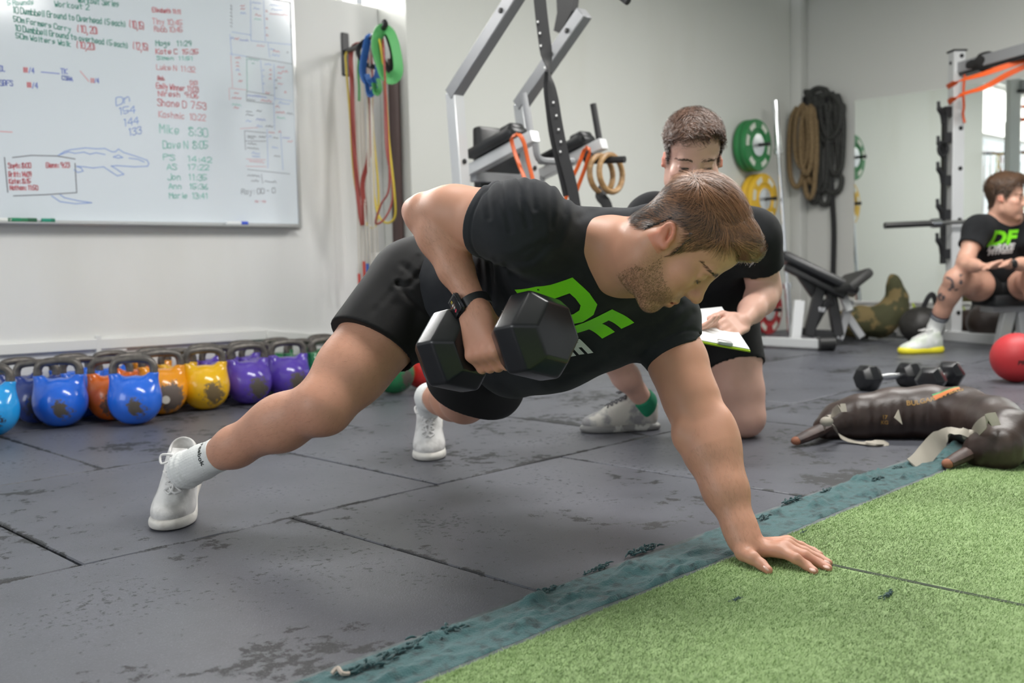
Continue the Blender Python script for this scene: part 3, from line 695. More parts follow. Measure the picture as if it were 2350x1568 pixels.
def scrib(c, x0, y0, x1, y1, cap=14):         # small notes too blurred to read: loops only
    n = max(2, int(abs(x1-x0)/9)); pts = []
    for i in range(n+1):
        t = i/n; pts.append((x0+(x1-x0)*t+rw.uniform(-2, 2), y0+(y1-y0)*t-(cap*rw.uniform(.3, 1) if i % 2 else 0)))
    line(c, pts, .004)
for y in range(40, 190, 22): scrib('k', 1536, y, 1546, y+10, 12)
for c, x, y, w_ in [('r', 1600, 40, 30), ('r', 1604, 62, 28), ('B', 1602, 92, 38), ('B', 1680, 20, 60), ('B', 1690, 60, 40), ('r', 1700, 104, 40), ('t', 1695, 130, 44), ('r', 1770, 80, 14), ('r', 1772, 130, 14), ('r', 1772, 190, 14), ('r', 1774, 240, 12), ('B', 1800, 36, 118), ('B', 1810, 66, 80), ('r', 1796, 94, 128),
                    ('b', 1536, 258, 24), ('r', 1562, 262, 30), ('b', 1596, 270, 60), ('p', 1710, 308, 52), ('B', 1800, 330, 30), ('r', 1820, 345, 44), ('B', 1812, 372, 52), ('k', 1912, 352, 10), ('r', 1566, 388, 36), ('r', 1570, 420, 22), ('r', 1572, 444, 22), ('b', 1572, 470, 24), ('r', 1590, 500, 14), ('r', 1588, 545, 28),
                    ('g', 1655, 398, 70), ('g', 1680, 424, 14), ('B', 1762, 430, 46), ('B', 1752, 470, 10), ('B', 1750, 510, 10), ('B', 1752, 560, 10), ('r', 1796, 470, 14), ('r', 1796, 500, 14), ('r', 1794, 530, 14), ('r', 1848, 450, 46), ('r', 1850, 490, 30), ('r', 1846, 520, 30), ('r', 1880, 480, 40), ('r', 1850, 560, 34), ('k', 1836, 540, 8), ('k', 1836, 590, 8), ('r', 1896, 620, 12),
                    ('r', 1560, 624, 30), ('r', 1545, 656, 64), ('t', 1545, 700, 60), ('r', 1560, 722, 30), ('b', 1648, 640, 130), ('k', 1650, 668, 50), ('r', 1740, 674, 70), ('r', 1768, 624, 30), ('k', 1640, 745, 40), ('k', 1640, 768, 50), ('k', 1710, 742, 34), ('B', 1640, 810, 34), ('b', 1708, 800, 60), ('k', 1770, 845, 50), ('B', 1710, 845, 40), ('B', 1860, 690, 70), ('r', 1838, 716, 24), ('r', 1838, 752, 60), ('k', 1912, 760, 40), ('t', 1846, 788, 54),
                    ('k', 1645, 908, 60), ('k', 1652, 922, 40), ('k', 1724, 915, 46), ('B', 1790, 915, 20), ('k', 1820, 920, 34), ('k', 1648, 960, 60), ('k', 1645, 988, 80), ('B', 1812, 985, 40), ('b', 1885, 920, 46), ('r', 1916, 945, 34), ('r', 1790, 884, 40), ('r', 1856, 884, 20), ('k', 1826, 1042, 40), ('B', 1680, 1024, 50), ('B', 1678, 1044, 56), ('p', 1660, 1078, 100), ('k', 1650, 1172, 80), ('k', 1676, 1208, 50), ('k', 1764, 1212, 76)]:
    scrib(c, x, y, x+w_, y+w_*.1)
for k, mb in ink.items():
    mt = mat('marker_ink_'+k, INK[k], .5); o = mb.obj('marker_writing', mt, wb, smooth=False); tag(o, kind='stuff')
mk = lambda px, n: wp(W(px, 514, .05)@A_, zlo+.009, .045+n)
for px, body, capc, lb in [(14, (.80, .82, .80), (.02, .25, .12), 'white whiteboard marker with green lettering at the left end of the tray'), (52, (.03, .22, .10), (.02, .12, .06), 'dark green whiteboard marker on the pen tray'), (112, (.02, .30, .20), (.02, .2, .12), 'short green marker lying alone on the pen tray'), (545, (.8, .82, .84), (.05, .10, .60), 'white marker with a blue cap near the right end of the tray')]:
    c = mk(px, 0); L_ = .055 if px == 112 else .12
    e = empty('marker_pen', c, lb, 'marker', 'pens on the whiteboard tray')
    MB().tube([c-A_*L_/2, c+A_*L_*.18], .009, 8).obj('barrel', mat('pen_barrel', body, .4), e); MB().tube([c+A_*L_*.18, c+A_*L_/2], .0096, 8).obj('cap', mat('pen_cap', capc, .4), e)
# power points and boxes on the wall
def plate(px, py, sw, sh, lb, sockets, name='power_socket'):
    c = W(px, py, .008); e = empty(name, c, lb, 'socket')
    MB().box(c, (sw, .016, sh), Ru, bev=.004).obj('face_plate', M_white, e)
    for dx in sockets: MB().box(c+A_*dx-B_*.010, (.016, .008, .022), Ru, bev=.003).obj('switch', M_white, e)
plate(259, 790, .13, .075, 'white double power socket on the wall just above the kettlebells', (-.035, .035))
c = UV(3.50, 4.545, .66); e = empty('junction_box', c, 'pale grey junction box at the foot of the brown post', 'box')
MB().box(c, (.09, .06, .075), Ru, bev=.006).obj('lid', M_white, e); MB().box(c-np.array([0, 0, .042]), (.10, .07, .01), Ru, bev=.003).obj('base_plate', M_alu, e)
M_brown = mat('brown_painted_steel', (.060, .032, .028), .45)
pb = UV(3.572, 4.455); pt = UV(3.566, 4.455, W(880, 150)[2])
o = MB().tube([np.array([pt[0], pt[1], .28]), np.array([pt[0], pt[1], pt[2]])], .033, 14).obj('steel_post', M_brown)
tag(o, 'dark brown round post standing in the corner by the hanging bands', 'pipe')

# ================================================================== hook with bands, belts and skipping ropes
M_blk = mat('black_powder_coat', (.018, .018, .02), .4); M_rubk = mat('black_rubber', (.02, .02, .022), .55)
hk = empty('band_hook', W(793, 125, .0), 'black wall hook plate holding bands, belts and ropes', 'hook')
c = W(793, 125, .005); MB().box(c, (.052, .010, .235), Ru, bev=.0049).obj('back_plate', M_blk, hk)
ht = P(881, 68, 5.02); hb = W(795, 118, .018)
MB().tube(spline([hb, hb+(ht-hb)*.5+np.array([0, 0, -.012]), ht+np.array([0, 0, .01]), ht+np.array([.004, -.02, .035])], 4), .014, 10).obj('peg', M_blk, hk)
def Yh(t): return hb[1]+(ht[1]-hb[1])*t-.012
def loop(name, pts, t0, t1, r, m, lb, cat, grp, flat=None, n=6, close=True):
    k = len(pts); q = [P(x, y, Yh(t0+(t1-t0)*(i/(k-1)))-.004*i) for i, (x, y) in enumerate(pts)]
    o = MB().tube(spline(q, 5, close), r, n, close=close, flat=flat).obj(name, m); return tag(o, lb, cat, grp)
M_yel = mat('yellow_band', (.72, .55, .06), .5); M_red = mat('dark_red_band', (.34, .06, .05), .5); M_wht = mat('white_cord', (.66, .62, .55), .5)
gB = 'resistance bands on the wall hook'
loop('resistance_band', [(797, 118), (795, 160), (803, 260), (812, 400), (830, 490), (851, 523), (866, 505), (868, 430), (856, 300), (851, 190), (838, 112)], .05, .35, .006, M_yel, 'thin yellow band, the loop nearest the hook plate', 'resistance band', gB)
loop('resistance_band', [(808, 112), (808, 200), (812, 330), (822, 450), (832, 517), (836, 480), (832, 420), (846, 360), (851, 250), (846, 112)],   .08, .4, .0110, M_red, 'wide dark red band hanging next to the hook plate', 'resistance band', gB, (1.4, .35))
loop('resistance_band', [(853, 112), (853, 220), (856, 380), (864, 480), (884, 511), (906, 498), (905, 440), (892, 320), (884, 200), (870, 90)], .4, .9, .006, M_yel, 'yellow band hanging under the green belt', 'resistance band', gB)
loop('resistance_band', [(876, 90), (882, 220), (886, 340), (900, 420), (898, 470), (880, 505), (862, 512), (874, 470), (893, 430), (890, 320), (880, 110)], .5, .95, .0055, M_red, 'narrow red band furthest out on the hook', 'resistance band', gB)
gR = 'skipping ropes on the wall hook'; M_hr = mat('red_rope_handle', (.62, .07, .05), .45); M_hb = mat('blue_rope_handle', (.03, .12, .5), .45)
for i, (xt, xb, ye, hm, t, lb) in enumerate(((816, 824, 628, M_hr, .12, 'white skipping rope with the leftmost red handle'), (822, 835, 600, M_hr, .2, 'white skipping rope with the highest hanging red handle'), (828, 843, 605, M_hb, .3, 'white skipping rope with a blue handle'), (840, 852, 632, M_hr, .45, 'white skipping rope second from the right, red handle'), (848, 864, 640, M_hr, .6, 'white skipping rope with the rightmost red handle'))):
    p0 = P(xt, 108, Yh(t)); p1 = P(xb, ye, Yh(t)); p2 = P(xb+2, ye+42, Yh(t)); e = empty('skipping_rope', p0, lb, 'skipping rope', gR)
    pm = P((xt+xb)/2-1, 400, Yh(t)); MB().tube(spline([p0, pm, p1], 5), .0044, 6).obj('cord', M_wht, e); MB().tube([p1, p2], .0085, 8).obj('handle', hm, e)
    MB().tube(spline([p0, P((xt+xb)/2+4, 400, Yh(t)+.02), p1+np.array([.012, .02, 0])], 5), .0044, 6).obj('cord', M_wht, e)
def strap(name, pts, t, wd, m, lb, close=True, tw=0., parent=None, cat='belt', grp=None, dY=0):
    k = len(pts); q = [P(x, y, Yh(t)+dY*math.sin(i/k*6.28)) for i, (x, y) in enumerate(pts)]
    o = MB().tube(spline(q, 4, close), wd, 6, close=close, flat=(1, .14), up=(.75, -.65, .1)).obj(name, m, parent)
    if parent is None: tag(o, lb, cat, grp)
    return o
M_gst = mat('green_webbing', (.10, .42, .13), .6, bump=.3, bscale=600); M_bst = mat('blue_webbing', (.03, .13, .42), .6, bump=.3, bscale=600); M_kst = mat('black_webbing', (.02, .02, .022), .6); M_grst = mat('grey_webbing', (.42, .42, .42), .6)
e = empty('resistance_belt', P(885, 70, Yh(.95)), 'bright green padded belt looped over the end of the hook', 'belt')
strap('padding', [(880, 68), (868, 80), (864, 110), (874, 150), (884, 176), (902, 178), (914, 160), (908, 110), (896, 76)], .97, .036, M_gst, '', parent=e)
strap('webbing', [(879, 66), (872, 100), (880, 140), (896, 162), (902, 130), (892, 90)], .93, .020, M_kst, '', parent=e)
strap('webbing', [(860, 88), (856, 110), (862, 135), (872, 156), (880, 120), (874, 92)], .90, .018, M_grst, '', parent=e)
e = empty('resistance_belt', P(850, 95, Yh(.7)), 'blue and black webbing belt hanging behind the green one', 'belt')
strap('webbing', [(846, 88), (838, 120), (832, 160), (838, 184), (852, 190), (866, 176), (868, 140), (858, 96)], .66, .026, M_bst, '', parent=e)
strap('webbing', [(845, 92), (826, 106), (822, 124), (834, 144), (852, 152), (868, 150), (866, 110)], .60, .016, M_kst, '', parent=e)
strap('buckle_strap', [(842, 170), (848, 186), (860, 190), (866, 176)], .72, .02, M_bst, '', close=False, parent=e)
strap('webbing', [(825, 118), (822, 160), (824, 200), (824, 232)], .4, .009, M_gst, '', close=False, parent=e)
strap('webbing', [(842, 188), (846, 216), (854, 214), (862, 196)], .7, .018, M_bst, '', close=False, parent=e)
strap('webbing', [(858, 190), (862, 214), (872, 204), (868, 180)], .75, .018, M_gst, '', close=False, parent=e)
# ================================================================== dip and chin rig in front of the far wall
M_rig = mat('silver_grey_powder_coat', (.70, .71, .72), .3, .2); M_rigd = mat('grey_powder_coat', (.33, .335, .35), .4, .2)
M_pad = mat('black_vinyl_pad', (.015, .016, .018), .34, bump=.1, bscale=300); M_chr = mat('chrome', (.75, .76, .78), .12, 1.0); M_cap = mat('black_plastic', (.012, .012, .013), .45)
M_org = mat('orange_band', (.72, .13, .025), .5)
def extend_to_floor(a, b): t = a[2]/(a[2]-b[2]); return a+(b-a)*t
rig = empty('dip_station', UV(3.1, 3.44, 0), 'silver dip and chin-up rig with black pads behind the main man', 'gym rig')
C1 = P(1043, 212, 4.60); C2 = P(1197, 237, 4.91); nB = -B_
for c, q, ln in ((C1, P(1058, 415, 4.66), .62), (C2, P(1209, 330, 4.96), .41)):
    f = extend_to_floor(c, q); f[2] = .0
    MB().beam(f, c, .062, .062, up=(1, -1, 0), bev=.004).obj('upright', M_rig, rig)
    e = c+nB*ln+np.array([0, 0, ln*.86]); MB().beam(c+nB*(-.012)+np.array([0, 0, -.012]), e, .062, .062, up=(1, 1, 0), bev=.004).obj('slanted_beam', M_rigd, rig)
    for t in (.55, .8): 
        p = c+(e-c)*t; MB().lathe([(.001, 0), (.012, 0), (.012, .006), (.001, .008)], p-A_*.031, frame(-A_), 10).obj('bolt', M_cap, rig)
    p = c+(f-c)*.22; MB().lathe([(.001, 0), (.012, 0), (.012, .006), (.001, .008)], p+nB*.03-A_*.0, frame(nB), 10).obj('bolt', M_cap, rig)
    MB().beam(f+B_*.22+np.array([0, 0, .031]), f+nB*.18+np.array([0, 0, .031]), .062, .06, bev=.004).obj('foot_beam', M_rigd, rig)
MB().beam(C1+np.array([0, 0, -1.30]), C2+np.array([0, 0, -1.30]), .05, .05, bev=.004).obj('cross_beam', M_rigd, rig)
fb = P(1085, 392, 5.0)
MB().box(fb+A_*.22+B_*.05+np.array([0, 0, .02]), (.30, .06, .42), Ru, bev=.02).obj('back_pad', M_pad, rig)
MB().beam(fb+A_*.25+B_*.10+np.array([0, 0, -fb[2]]), fb+A_*.25+B_*.10+np.array([0, 0, .12]), .07, .07, bev=.004).obj('back_post', M_rigd, rig)
for i in (0, 1):
    a = fb+A_*.5*i+B_*.02; b = fb+A_*.5*i+nB*.43+np.array([0, 0, .125])
    MB().beam(a, b, .055, .055, bev=.003).obj('arm', M_rig, rig)
    d = nrm(b-a); R = np.c_[A_, -np.cross(d, A_), d]
    c = a+d*.20+np.array([0, 0, .062]); MB().box(c, (.13, .055, .33), R, bev=.022).obj('arm_pad', M_pad, rig)
    c = a+d*.31+np.array([0, 0, .085]); MB().box(c, (.10, .05, .09), R, bev=.02).obj('elbow_stop', M_pad, rig)
    g = b-d*.03+np.array([0, 0, .02]); MB().tube([g, g+np.array([-.028, .02, .19])], .0165, 10).obj('grip', M_rubk if i else M_rigd, rig)
    if i == 0: MB().tube(spline([b+np.array([0, 0, -.03]), b+A_*.02+np.array([0, .0, -.10]), b+A_*.10+np.array([0, 0, -.11]), b+A_*.26+np.array([0, 0, -.10])], 4), .017, 8).obj('dip_handle', M_rigd, rig)
MB().beam(fb+np.array([0, 0, -.03]), fb+A_*.5+np.array([0, 0, -.03]), .05, .05, bev=.004).obj('cross_beam', M_rigd, rig)
MB().tube([P(1385, -40, 4.32), P(1442, 4, 4.25)], .017, 8).obj('chin_grip', M_rubk, rig)
gp = [P(x, y, 4.78) for x, y in ((1283, -8), (1323, -8), (1319, 26), (1291, 78), (1277, 72), (1285, 30))]
MB().loft([[p-A_*.02 for p in gp], [p+A_*.02 for p in gp]]).obj('gusset_plate', M_blk, rig, smooth=False)
# bands over the arms, rings on their peg
for (pts, lb) in (([(1178, 312), (1174, 322), (1182, 352), (1194, 385), (1206, 420), (1222, 520), (1230, 560), (1233, 520), (1226, 430), (1212, 370), (1203, 330), (1192, 310)], 'orange band looped over the left arm of the rig'),
                  ([(1347, 340), (1341, 344), (1327, 380), (1309, 420), (1290, 490), (1292, 520), (1308, 480), (1330, 420), (1344, 382), (1352, 352), (1352, 342)], 'orange band looped over the right arm of the rig')):
    Y = 4.60 if pts[0][0] < 1300 else 4.98
    o = MB().tube(spline([P(x, y, Y+.03*math.sin(i)) for i, (x, y) in enumerate(pts)], 4, True), .013, 6, close=True, flat=(1, .35), up=(.7, -.7, 0)).obj('resistance_band', M_org); tag(o, lb, 'resistance band', 'orange bands on the rig')
M_wood = mat('ring_birch', (.42, .25, .11), .45, col2=(.30, .17, .07), nscale=12, stretch=(1, 1, 4))
pg = P(1372, 368, 5.05); pe = P(1434, 366, 4.95)
MB().tube([pg-np.array([.05, -.02, 0]), pe], .017, 10).obj('ring_peg', M_rubk, rig)
MB().beam(pg-np.array([.05, -.02, 0]), P(1352, 352, 5.1), .04, .04).obj('peg_bracket', M_blk, rig)
for i, (cx, cy, Y) in enumerate(((1380, 400, 5.03), (1402, 398, 4.99))):
    c = P(cx, cy, Y); R = frame((.72, -.69, .05)); n = 28
    o = MB().tube([c+R@np.array([.092*math.cos(a), .092*math.sin(a), 0]) for a in [2*math.pi*k/n for k in range(n)]], .0145, 8, close=True).obj('gym_ring', M_wood)
    tag(o, ('left' if i == 0 else 'right')+' wooden gymnastic ring of the pair hung on the rig peg', 'gymnastic ring', 'gym rings')
o = MB().tube(spline([P(1385, 432, 5.02), P(1378, 450, 5.0), P(1392, 470, 5.0), P(1402, 520, 5.0)], 4), .03, 6, flat=(1, .3), up=(0, 1, 0)).obj('ring_strap', M_kst); tag(o, 'black webbing strap bunched below the wooden rings', 'strap')
sb = empty('suspension_strap', P(1240, 0, 4.2), 'long black twisted band with white dots hanging down the rig', 'strap')
q1 = [P(x, y, 4.25) for x, y in ((1236, -30), (1243, 40), (1252, 110), (1260, 165), (1268, 215), (1278, 280), (1292, 350), (1312, 425), (1325, 500))]
MB().tube(spline(q1, 4), [.030]*10+[.029, .027, .023, .017]+[.019, .021, .023, .025]+[.026]*15, 6, flat=(1, .1), up=(0, 1, 0), twist=[0]*9+[-.3, -.7, -1.1, -1.3]+[-1.0, -.6, -.3, -.1]+[0]*16).obj('webbing', M_kst, sb)
q2 = [P(x, y, 4.29) for x, y in ((1258, 165), (1255, 200), (1260, 250), (1268, 310), (1284, 380), (1300, 450))]
MB().tube(spline(q2, 4), .017, 6, flat=(1, .12), up=(0, 1, 0)).obj('webbing', M_kst, sb)
dm = MB()
for x, y in ((1234, 50), (1239, 76), (1241, 105), (1250, 155), (1270, 235), (1277, 265), (1282, 297), (1287, 325), (1286, 348)): dm.box(P(x, y, 4.235), (.008, .003, .008))
tag(dm.obj('dots', mat('white_print', (.75, .75, .75), .5), sb), kind='stuff')

# ================================================================== plates on wall pegs, upright barbell
def bumper(px, py, col, n, lb, thick=.055, r=.205):
    c0 = PW(px, py, thick*n+.02); c0 = c0+B_*(thick*n)         # centre against the wall
    R = frame(-B_, (0, 0, 1)); out = []
    for i in range(n):
        z0 = thick*i; c = c0-B_*z0
        e = empty('bumper_plate', c, lb[i], 'weight plate', 'coloured plates on the wall pegs')
        MB().lathe([(.024, .004), (r*.50, .004), (r*.52, .002), (r*.97, .002), (r, .012), (r, thick-.012), (r*.97, thick-.002), (r*.62, thick-.002), (r*.58, thick-.010), (r*.47, thick-.010), (r*.45, thick-.004), (.024, thick-.004)], c, R, 40).obj('rubber_disc', col, e)
        MB().lathe([(.025, thick-.008), (r*.42, thick-.006), (r*.42, thick+.001), (r*.20, thick+.003), (.025, thick+.003)], c, R, 28).obj('steel_hub', mat('hub_steel', (.75, .77, .78), .25, .7), e)
        if i == n-1:
            tm = MB()
            for a0 in (.35, 1.2, 2.35, 3.5, 4.35, 5.5):
                for k in range(4):
                    a = a0+k*.13; p = c+R@np.array([r*.78*math.cos(a), r*.78*math.sin(a), thick-.001])
                    t = R@np.array([-math.sin(a), math.cos(a), 0]); rr = R@np.array([math.cos(a), math.sin(a), 0])
                    tm.box(p, (.018, .040, .003), np.c_[t, rr, -B_])
            tag(tm.obj('raised_marks', mat('plate_print', (.72, .74, .66), .5), e), kind='stuff')
    pg = empty('plate_peg', c0, 'steel wall peg through the '+lb[-1].split()[0]+' plates', 'peg')
    MB().tube([c0+B_*.015, c0-B_*(thick*n+.085)], .013, 10).obj('rod', M_blk, pg); MB().tube([c0-B_*(thick*n+.08), c0-B_*(thick*n+.10)], .016, 10).obj('end_cap', M_cap, pg)
PC = dict(green=mat('green_bumper', (.022, .20, .055), .5), yellow=mat('yellow_bumper', (.72, .44, .03), .5), blue=mat('blue_bumper', (.03, .12, .28), .5), red=mat('red_bumper', (.40, .025, .03), .5))
bumper(1741, 333, PC['green'], 2, ['green plate at the back of its pair on the top peg', 'green plate in front on the top peg'])
bumper(1756, 457, PC['yellow'], 2, ['yellow plate at the back of its pair below the green ones', 'yellow plate in front, below the green ones'])
bumper(1764, 583, PC['blue'], 1, ['blue plate below the yellow ones, seen in the mirror'])
bumper(1767, 711, PC['red'], 2, ['red plate at the back on the lowest peg', 'red plate in front on the lowest peg, beside the bench'])
bt = G(1814, 768); top = P(1779, 232, 8.12); ax = nrm(top-bt); bl_ = np.linalg.norm(top-bt)
bb = empty('barbell', bt, 'chrome barbell standing upright in the far corner', 'barbell')
at = lambda t: bt+(top-bt)*t
for a, b, r, nm in ((0, .215, .024, 'sleeve'), (.215, .785, .0135, 'shaft'), (.785, 1, .025, 'sleeve')): MB().tube([at(a), at(b)], r, 12).obj(nm, M_chr, bb)
for t in (.21, .785): MB().tube([at(t-.012), at(t+.012)], .036, 12).obj('collar', M_chr, bb)

# ================================================================== battle ropes
M_rpb = mat('tan_manila_rope', (.26, .18, .09), .8, col2=(.16, .105, .05), nscale=90, bump=.8, bscale=160, bdist=.006); M_rpk = mat('black_battle_rope', (.055, .057, .052), .75, col2=(.028, .028, .027), nscale=90, bump=.8, bscale=160, bdist=.006)
def coil(pts, r, m, nm, lb):
    q = [MW(x, y, .024+o*.24) for x, y, o in pts]; e = MB().tube(spline(q, 5), r, 8).obj(nm, m); return tag(e, lb, 'rope')
tan = []
for cx, hw, ty, by, o in ((1828, 17, 246, 430, .80), (1840, 16, 240, 385, .88), (1850, 13, 246, 400, .92), (1858, 13, 244, 455, .74), (1862, 12, 250, 420, .66)):
    tan += [(cx+2, ty, o), (cx-hw*.7, ty+28, o), (cx-hw, (ty+by)/2, o), (cx-hw*.8, by-25, o), (cx, by, o), (cx+hw*.8, by-25, o+.02), (cx+hw, (ty+by)/2, o+.02), (cx+hw*.8, ty+25, o+.02)]
coil(tan, .021, M_rpb, 'battle_rope', 'tan manila battle rope coiled on the wall, left of the black rope')
blk = [(1838, 228, .12), (1835, 215, .12), (1848, 211, .12), (1860, 214, .12), (1856, 235, .12), (1850, 225, .13), (1868, 206, .13), (1884, 203, .13), (1896, 212, .14)]
for cx, hw, ty, by, o in ((1868, 14, 222, 465, .14), (1882, 17, 218, 440, .20), (1900, 24, 214, 330, .17), (1906, 24, 216, 318, .24), (1914, 22, 222, 300, .11), (1892, 16, 226, 470, .08), (1918, 18, 226, 400, .2)):
    blk += [(cx-hw*.6, ty+18, o), (cx-hw, (ty*2+by)/3, o), (cx-hw*.75, by-25, o), (cx, by, o), (cx+hw*.8, by-25, o+.02), (cx+hw, (ty*2+by)/3, o+.02), (cx+hw*.7, ty+16, o+.02), (cx, ty, o+.01)]
blk += [(1925, 385, .12), (1932, 410, .12), (1926, 436, .12), (1908, 442, .13), (1894, 432, .13)]
coil(blk, .0225, M_rpk, 'battle_rope', 'black battle rope coiled thickly on the wall beside the mirror')
o = MB().tube(spline([MW(1905, 380, .06), MW(1911, 470, .05), MW(1914, 540, .04), MW(1912, 640, .04), MW(1912, 740, .04)], 5), .026, 6, flat=(1, .3), up=tuple(-A_)).obj('wall_strap', M_kst); tag(o, 'long black strap hanging down the wall under the black rope', 'strap')
rk = empty('rope_hook', MW(1875, 222, 0), 'black double wall hook carrying both battle ropes', 'hook')
for x in (1846, 1896): MB().tube([MW(x, 224, 0), MW(x, 232, .10), MW(x, 222, .115)], .013, 8).obj('prong', M_blk, rk)
MB().box(MW(1871, 224, .006), (.012, .34, .06), Ru).obj('back_plate', M_blk, rk)

# ================================================================== squat rack, its barbell and bands
ra = math.radians(4); RX = np.array([math.cos(ra), math.sin(ra), 0]); RY = np.array([-math.sin(ra), math.cos(ra), 0]); RR = np.c_[RX, RY, (0, 0, 1.)]
YR = 7.15; tp = P(2196, 118, YR); rck = empty('squat_rack', (tp[0], tp[1], 0), 'grey squat rack with black bar catches in front of the mirror', 'squat rack')
rp = lambda x, y, z: tp*[1, 1, 0]+RX*x+RY*y+np.array([0, 0, z])
H_ = tp[2]
MB().box(rp(0, 0, H_/2), (.085, .085, H_), RR, bev=.004).obj('upright', M_rig, rck)
MB().box(rp(0, 0, H_), (.10, .10, .012), RR).obj('end_cap', M_cap, rck)
for z in (.2, .46, .86, 1.22, 1.5, 1.73, 2.0): MB().lathe([(.001, 0), (.015, 0), (.015, .005), (.001, .006)], rp(0.012, -.0425, z), frame(-RY), 10).obj('bolt', M_cap, rck)
MB().lathe([(.001, 0), (.012, 0), (.012, .006), (.001, .008)], rp(-.0425, 0, H_-.08), frame(-RX), 10).obj('bolt', M_cap, rck)
MB().beam(rp(-.15, .5, .035), rp(.12, -.55, .035), .09, .07, bev=.004).obj('foot_beam', M_rig, rck)
MB().beam(rp(.03, -.03, H_-.12), P(2420, 96, 6.3), .10, .075, bev=.004).obj('top_beam', M_rigd, rck)
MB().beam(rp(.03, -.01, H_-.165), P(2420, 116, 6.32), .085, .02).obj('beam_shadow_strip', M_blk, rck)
ckb = MB(); ckb.box(rp(-.085, 0, (H_*.78+.55)/2), (.02, .05, H_*.78-.55), RR)
for z in (.62, .90, 1.14, 1.44, 1.62): ckb.box(rp(-.066, 0, z), (.05, .055, .07), RR)
ckb.obj('catch_strip', M_blk, rck)
for z in (.72, .96, 1.22, 1.40, 1.64):
    MB().tube(spline([rp(-.09, 0, z-.10), rp(-.105, -.01, z-.04), rp(-.135, -.02, z), rp(-.14, -.02, z+.05)], 3), [.018]*7+[.012]*3, 6).obj('bar_catch', M_blk, rck)
R_ = frame(nrm((.3, -1, 0))); cR = P(2164, 342, YR-.05)
MB().tube([cR+R_@np.array([.04*math.cos(a), .05*math.sin(a), 0]) for a in [k*math.pi/8 for k in range(16)]], .011, 6, close=True).obj('spring_clip', M_blk, rck)
b0 = P(2030, 518, 7.02); b1 = P(2240, 508, 7.06); dr = nrm(b1-b0); rb = empty('barbell', b0, 'black and silver barbell racked across the squat rack', 'barbell')
MB().tube([b0, b0+dr*.34], .0225, 12).obj('sleeve', mat('dark_sleeve', (.14, .14, .14), .3, .8), rb); MB().tube([b0+dr*.335, b0+dr*.40], .034, 12).obj('collar', M_chr, rb); MB().tube([b0+dr*.4, b0+dr*.82], .0135, 10).obj('shaft', mat('bar_steel', (.35, .35, .34), .3, .9), rb)
for i, (pts, lb) in enumerate(((((2174, 200), (2182, 195), (2205, 184), (2250, 172), (2300, 155), (2360, 136)), 'upper orange band stretched across the top of the squat rack'), (((2177, 236), (2186, 228), (2215, 214), (2260, 200), (2310, 172), (2365, 146)), 'lower orange band stretched across the top of the squat rack'))):
    q = [P(x, y, YR-.08-.10*k) for k, (x, y) in enumerate(pts)]
    o = MB().tube(spline(q, 4), .021, 6, flat=(1, .15), up=(.3, -.9, .3), twist=[.2*math.sin(k*.5) for k in range(21)]).obj('resistance_band', mat('bright_orange_band', (.85, .12, .02), .5)); tag(o, lb, 'resistance band', 'orange bands on the squat rack')
o = MB().tube(spline([P(2214, 172, 7.06), P(2211, 210, 7.05), P(2212, 245, 7.05), P(2210, 262, 7.05), P(2214, 282, 7.05)], 4), .009, 6).obj('orange_cord', mat('orange_cord', (.7, .1, .02), .6)); tag(o, 'short orange cord dangling beside the rack upright', 'cord')
tw = SDF(); tw.chain([P(2228, 150, 7.0), P(2262, 142, 6.9), P(2308, 133, 6.75)], [.035, .06, .05], k=.03)
me = tw.mesh('neck_pad', .010, disp=lambda X: -.02*(fbm(X*38, 3, 5)-.45)); o = link('bar_cover', me, mat('black_fleece', (.02, .02, .02), .95, bump=1, bscale=120)); tag(o, 'fuzzy black cover draped over the top beam of the rack', 'cover')

# ================================================================== adjustable bench
bn = empty('weight_bench', G(1830, 795), 'black adjustable bench with raised backrest and grey frame, by the far corner', 'bench')
YB = 6.95
def bm_(a, b, w_, h_, nm, m, Ya=YB, Yb=YB, bev=.004): MB().beam(P(*a, Ya), P(*b, Yb), w_, h_, up=(0, 1, 0), bev=bev).obj(nm, m, bn)
f0 = G(1738, 797); f1 = G(1905, 806)
MB().beam(f0+np.array([0, 0, .045]), f1+np.array([0, 0, .045]), .06, .06, bev=.004).obj('foot_beam', M_rig, bn)
for f in (f0, f1-(f1-f0)*.05): MB().tube([f+np.array([-.05, 0, .05]), f+np.array([.05, .0, .05])], .05, 14).obj('wheel', M_cap, bn)
bm_((1834, 690), (1824, 785), .07, .05, 'rear_post', M_rig, 6.85, 6.82)
a, b = P(1796, 596, 7.0), P(1958, 676, 6.85)
d = nrm(b-a); n_ = nrm(np.cross(d, (0, 1, 0))); n_ = n_ if n_[2] > 0 else -n_; R = np.c_[nrm(np.cross(n_, d)), n_, d]
MB().box((a+b)/2+n_*.02, (.28, .065, np.linalg.norm(b-a)+.04), R, bev=.03).obj('back_pad', M_pad, bn)
MB().box((a+b)/2-n_*.035, (.12, .05, np.linalg.norm(b-a)*.86), R, bev=.01).obj('back_frame', M_blk, bn)
pts = [P(x, y, 6.95) for x, y in ((1812, 612), (1880, 640), (1905, 668), (1868, 690))]
MB().loft([[p-np.array([0, .03, 0]) for p in pts], [p+np.array([0, .03, 0]) for p in pts]]).obj('side_plate', M_blk, bn, smooth=False)
a, b = P(1932, 662, 6.8), P(1968, 634, 6.85); d = nrm(b-a); n_ = nrm(np.cross(d, (0, 1, 0))); n_ = n_ if n_[2] > 0 else -n_; R = np.c_[nrm(np.cross(n_, d)), n_, d]
MB().box((a+b)/2, (.30, .07, .22), R, bev=.03).obj('seat_pad', mat('dark_grey_vinyl', (.04, .04, .04), .5), bn)
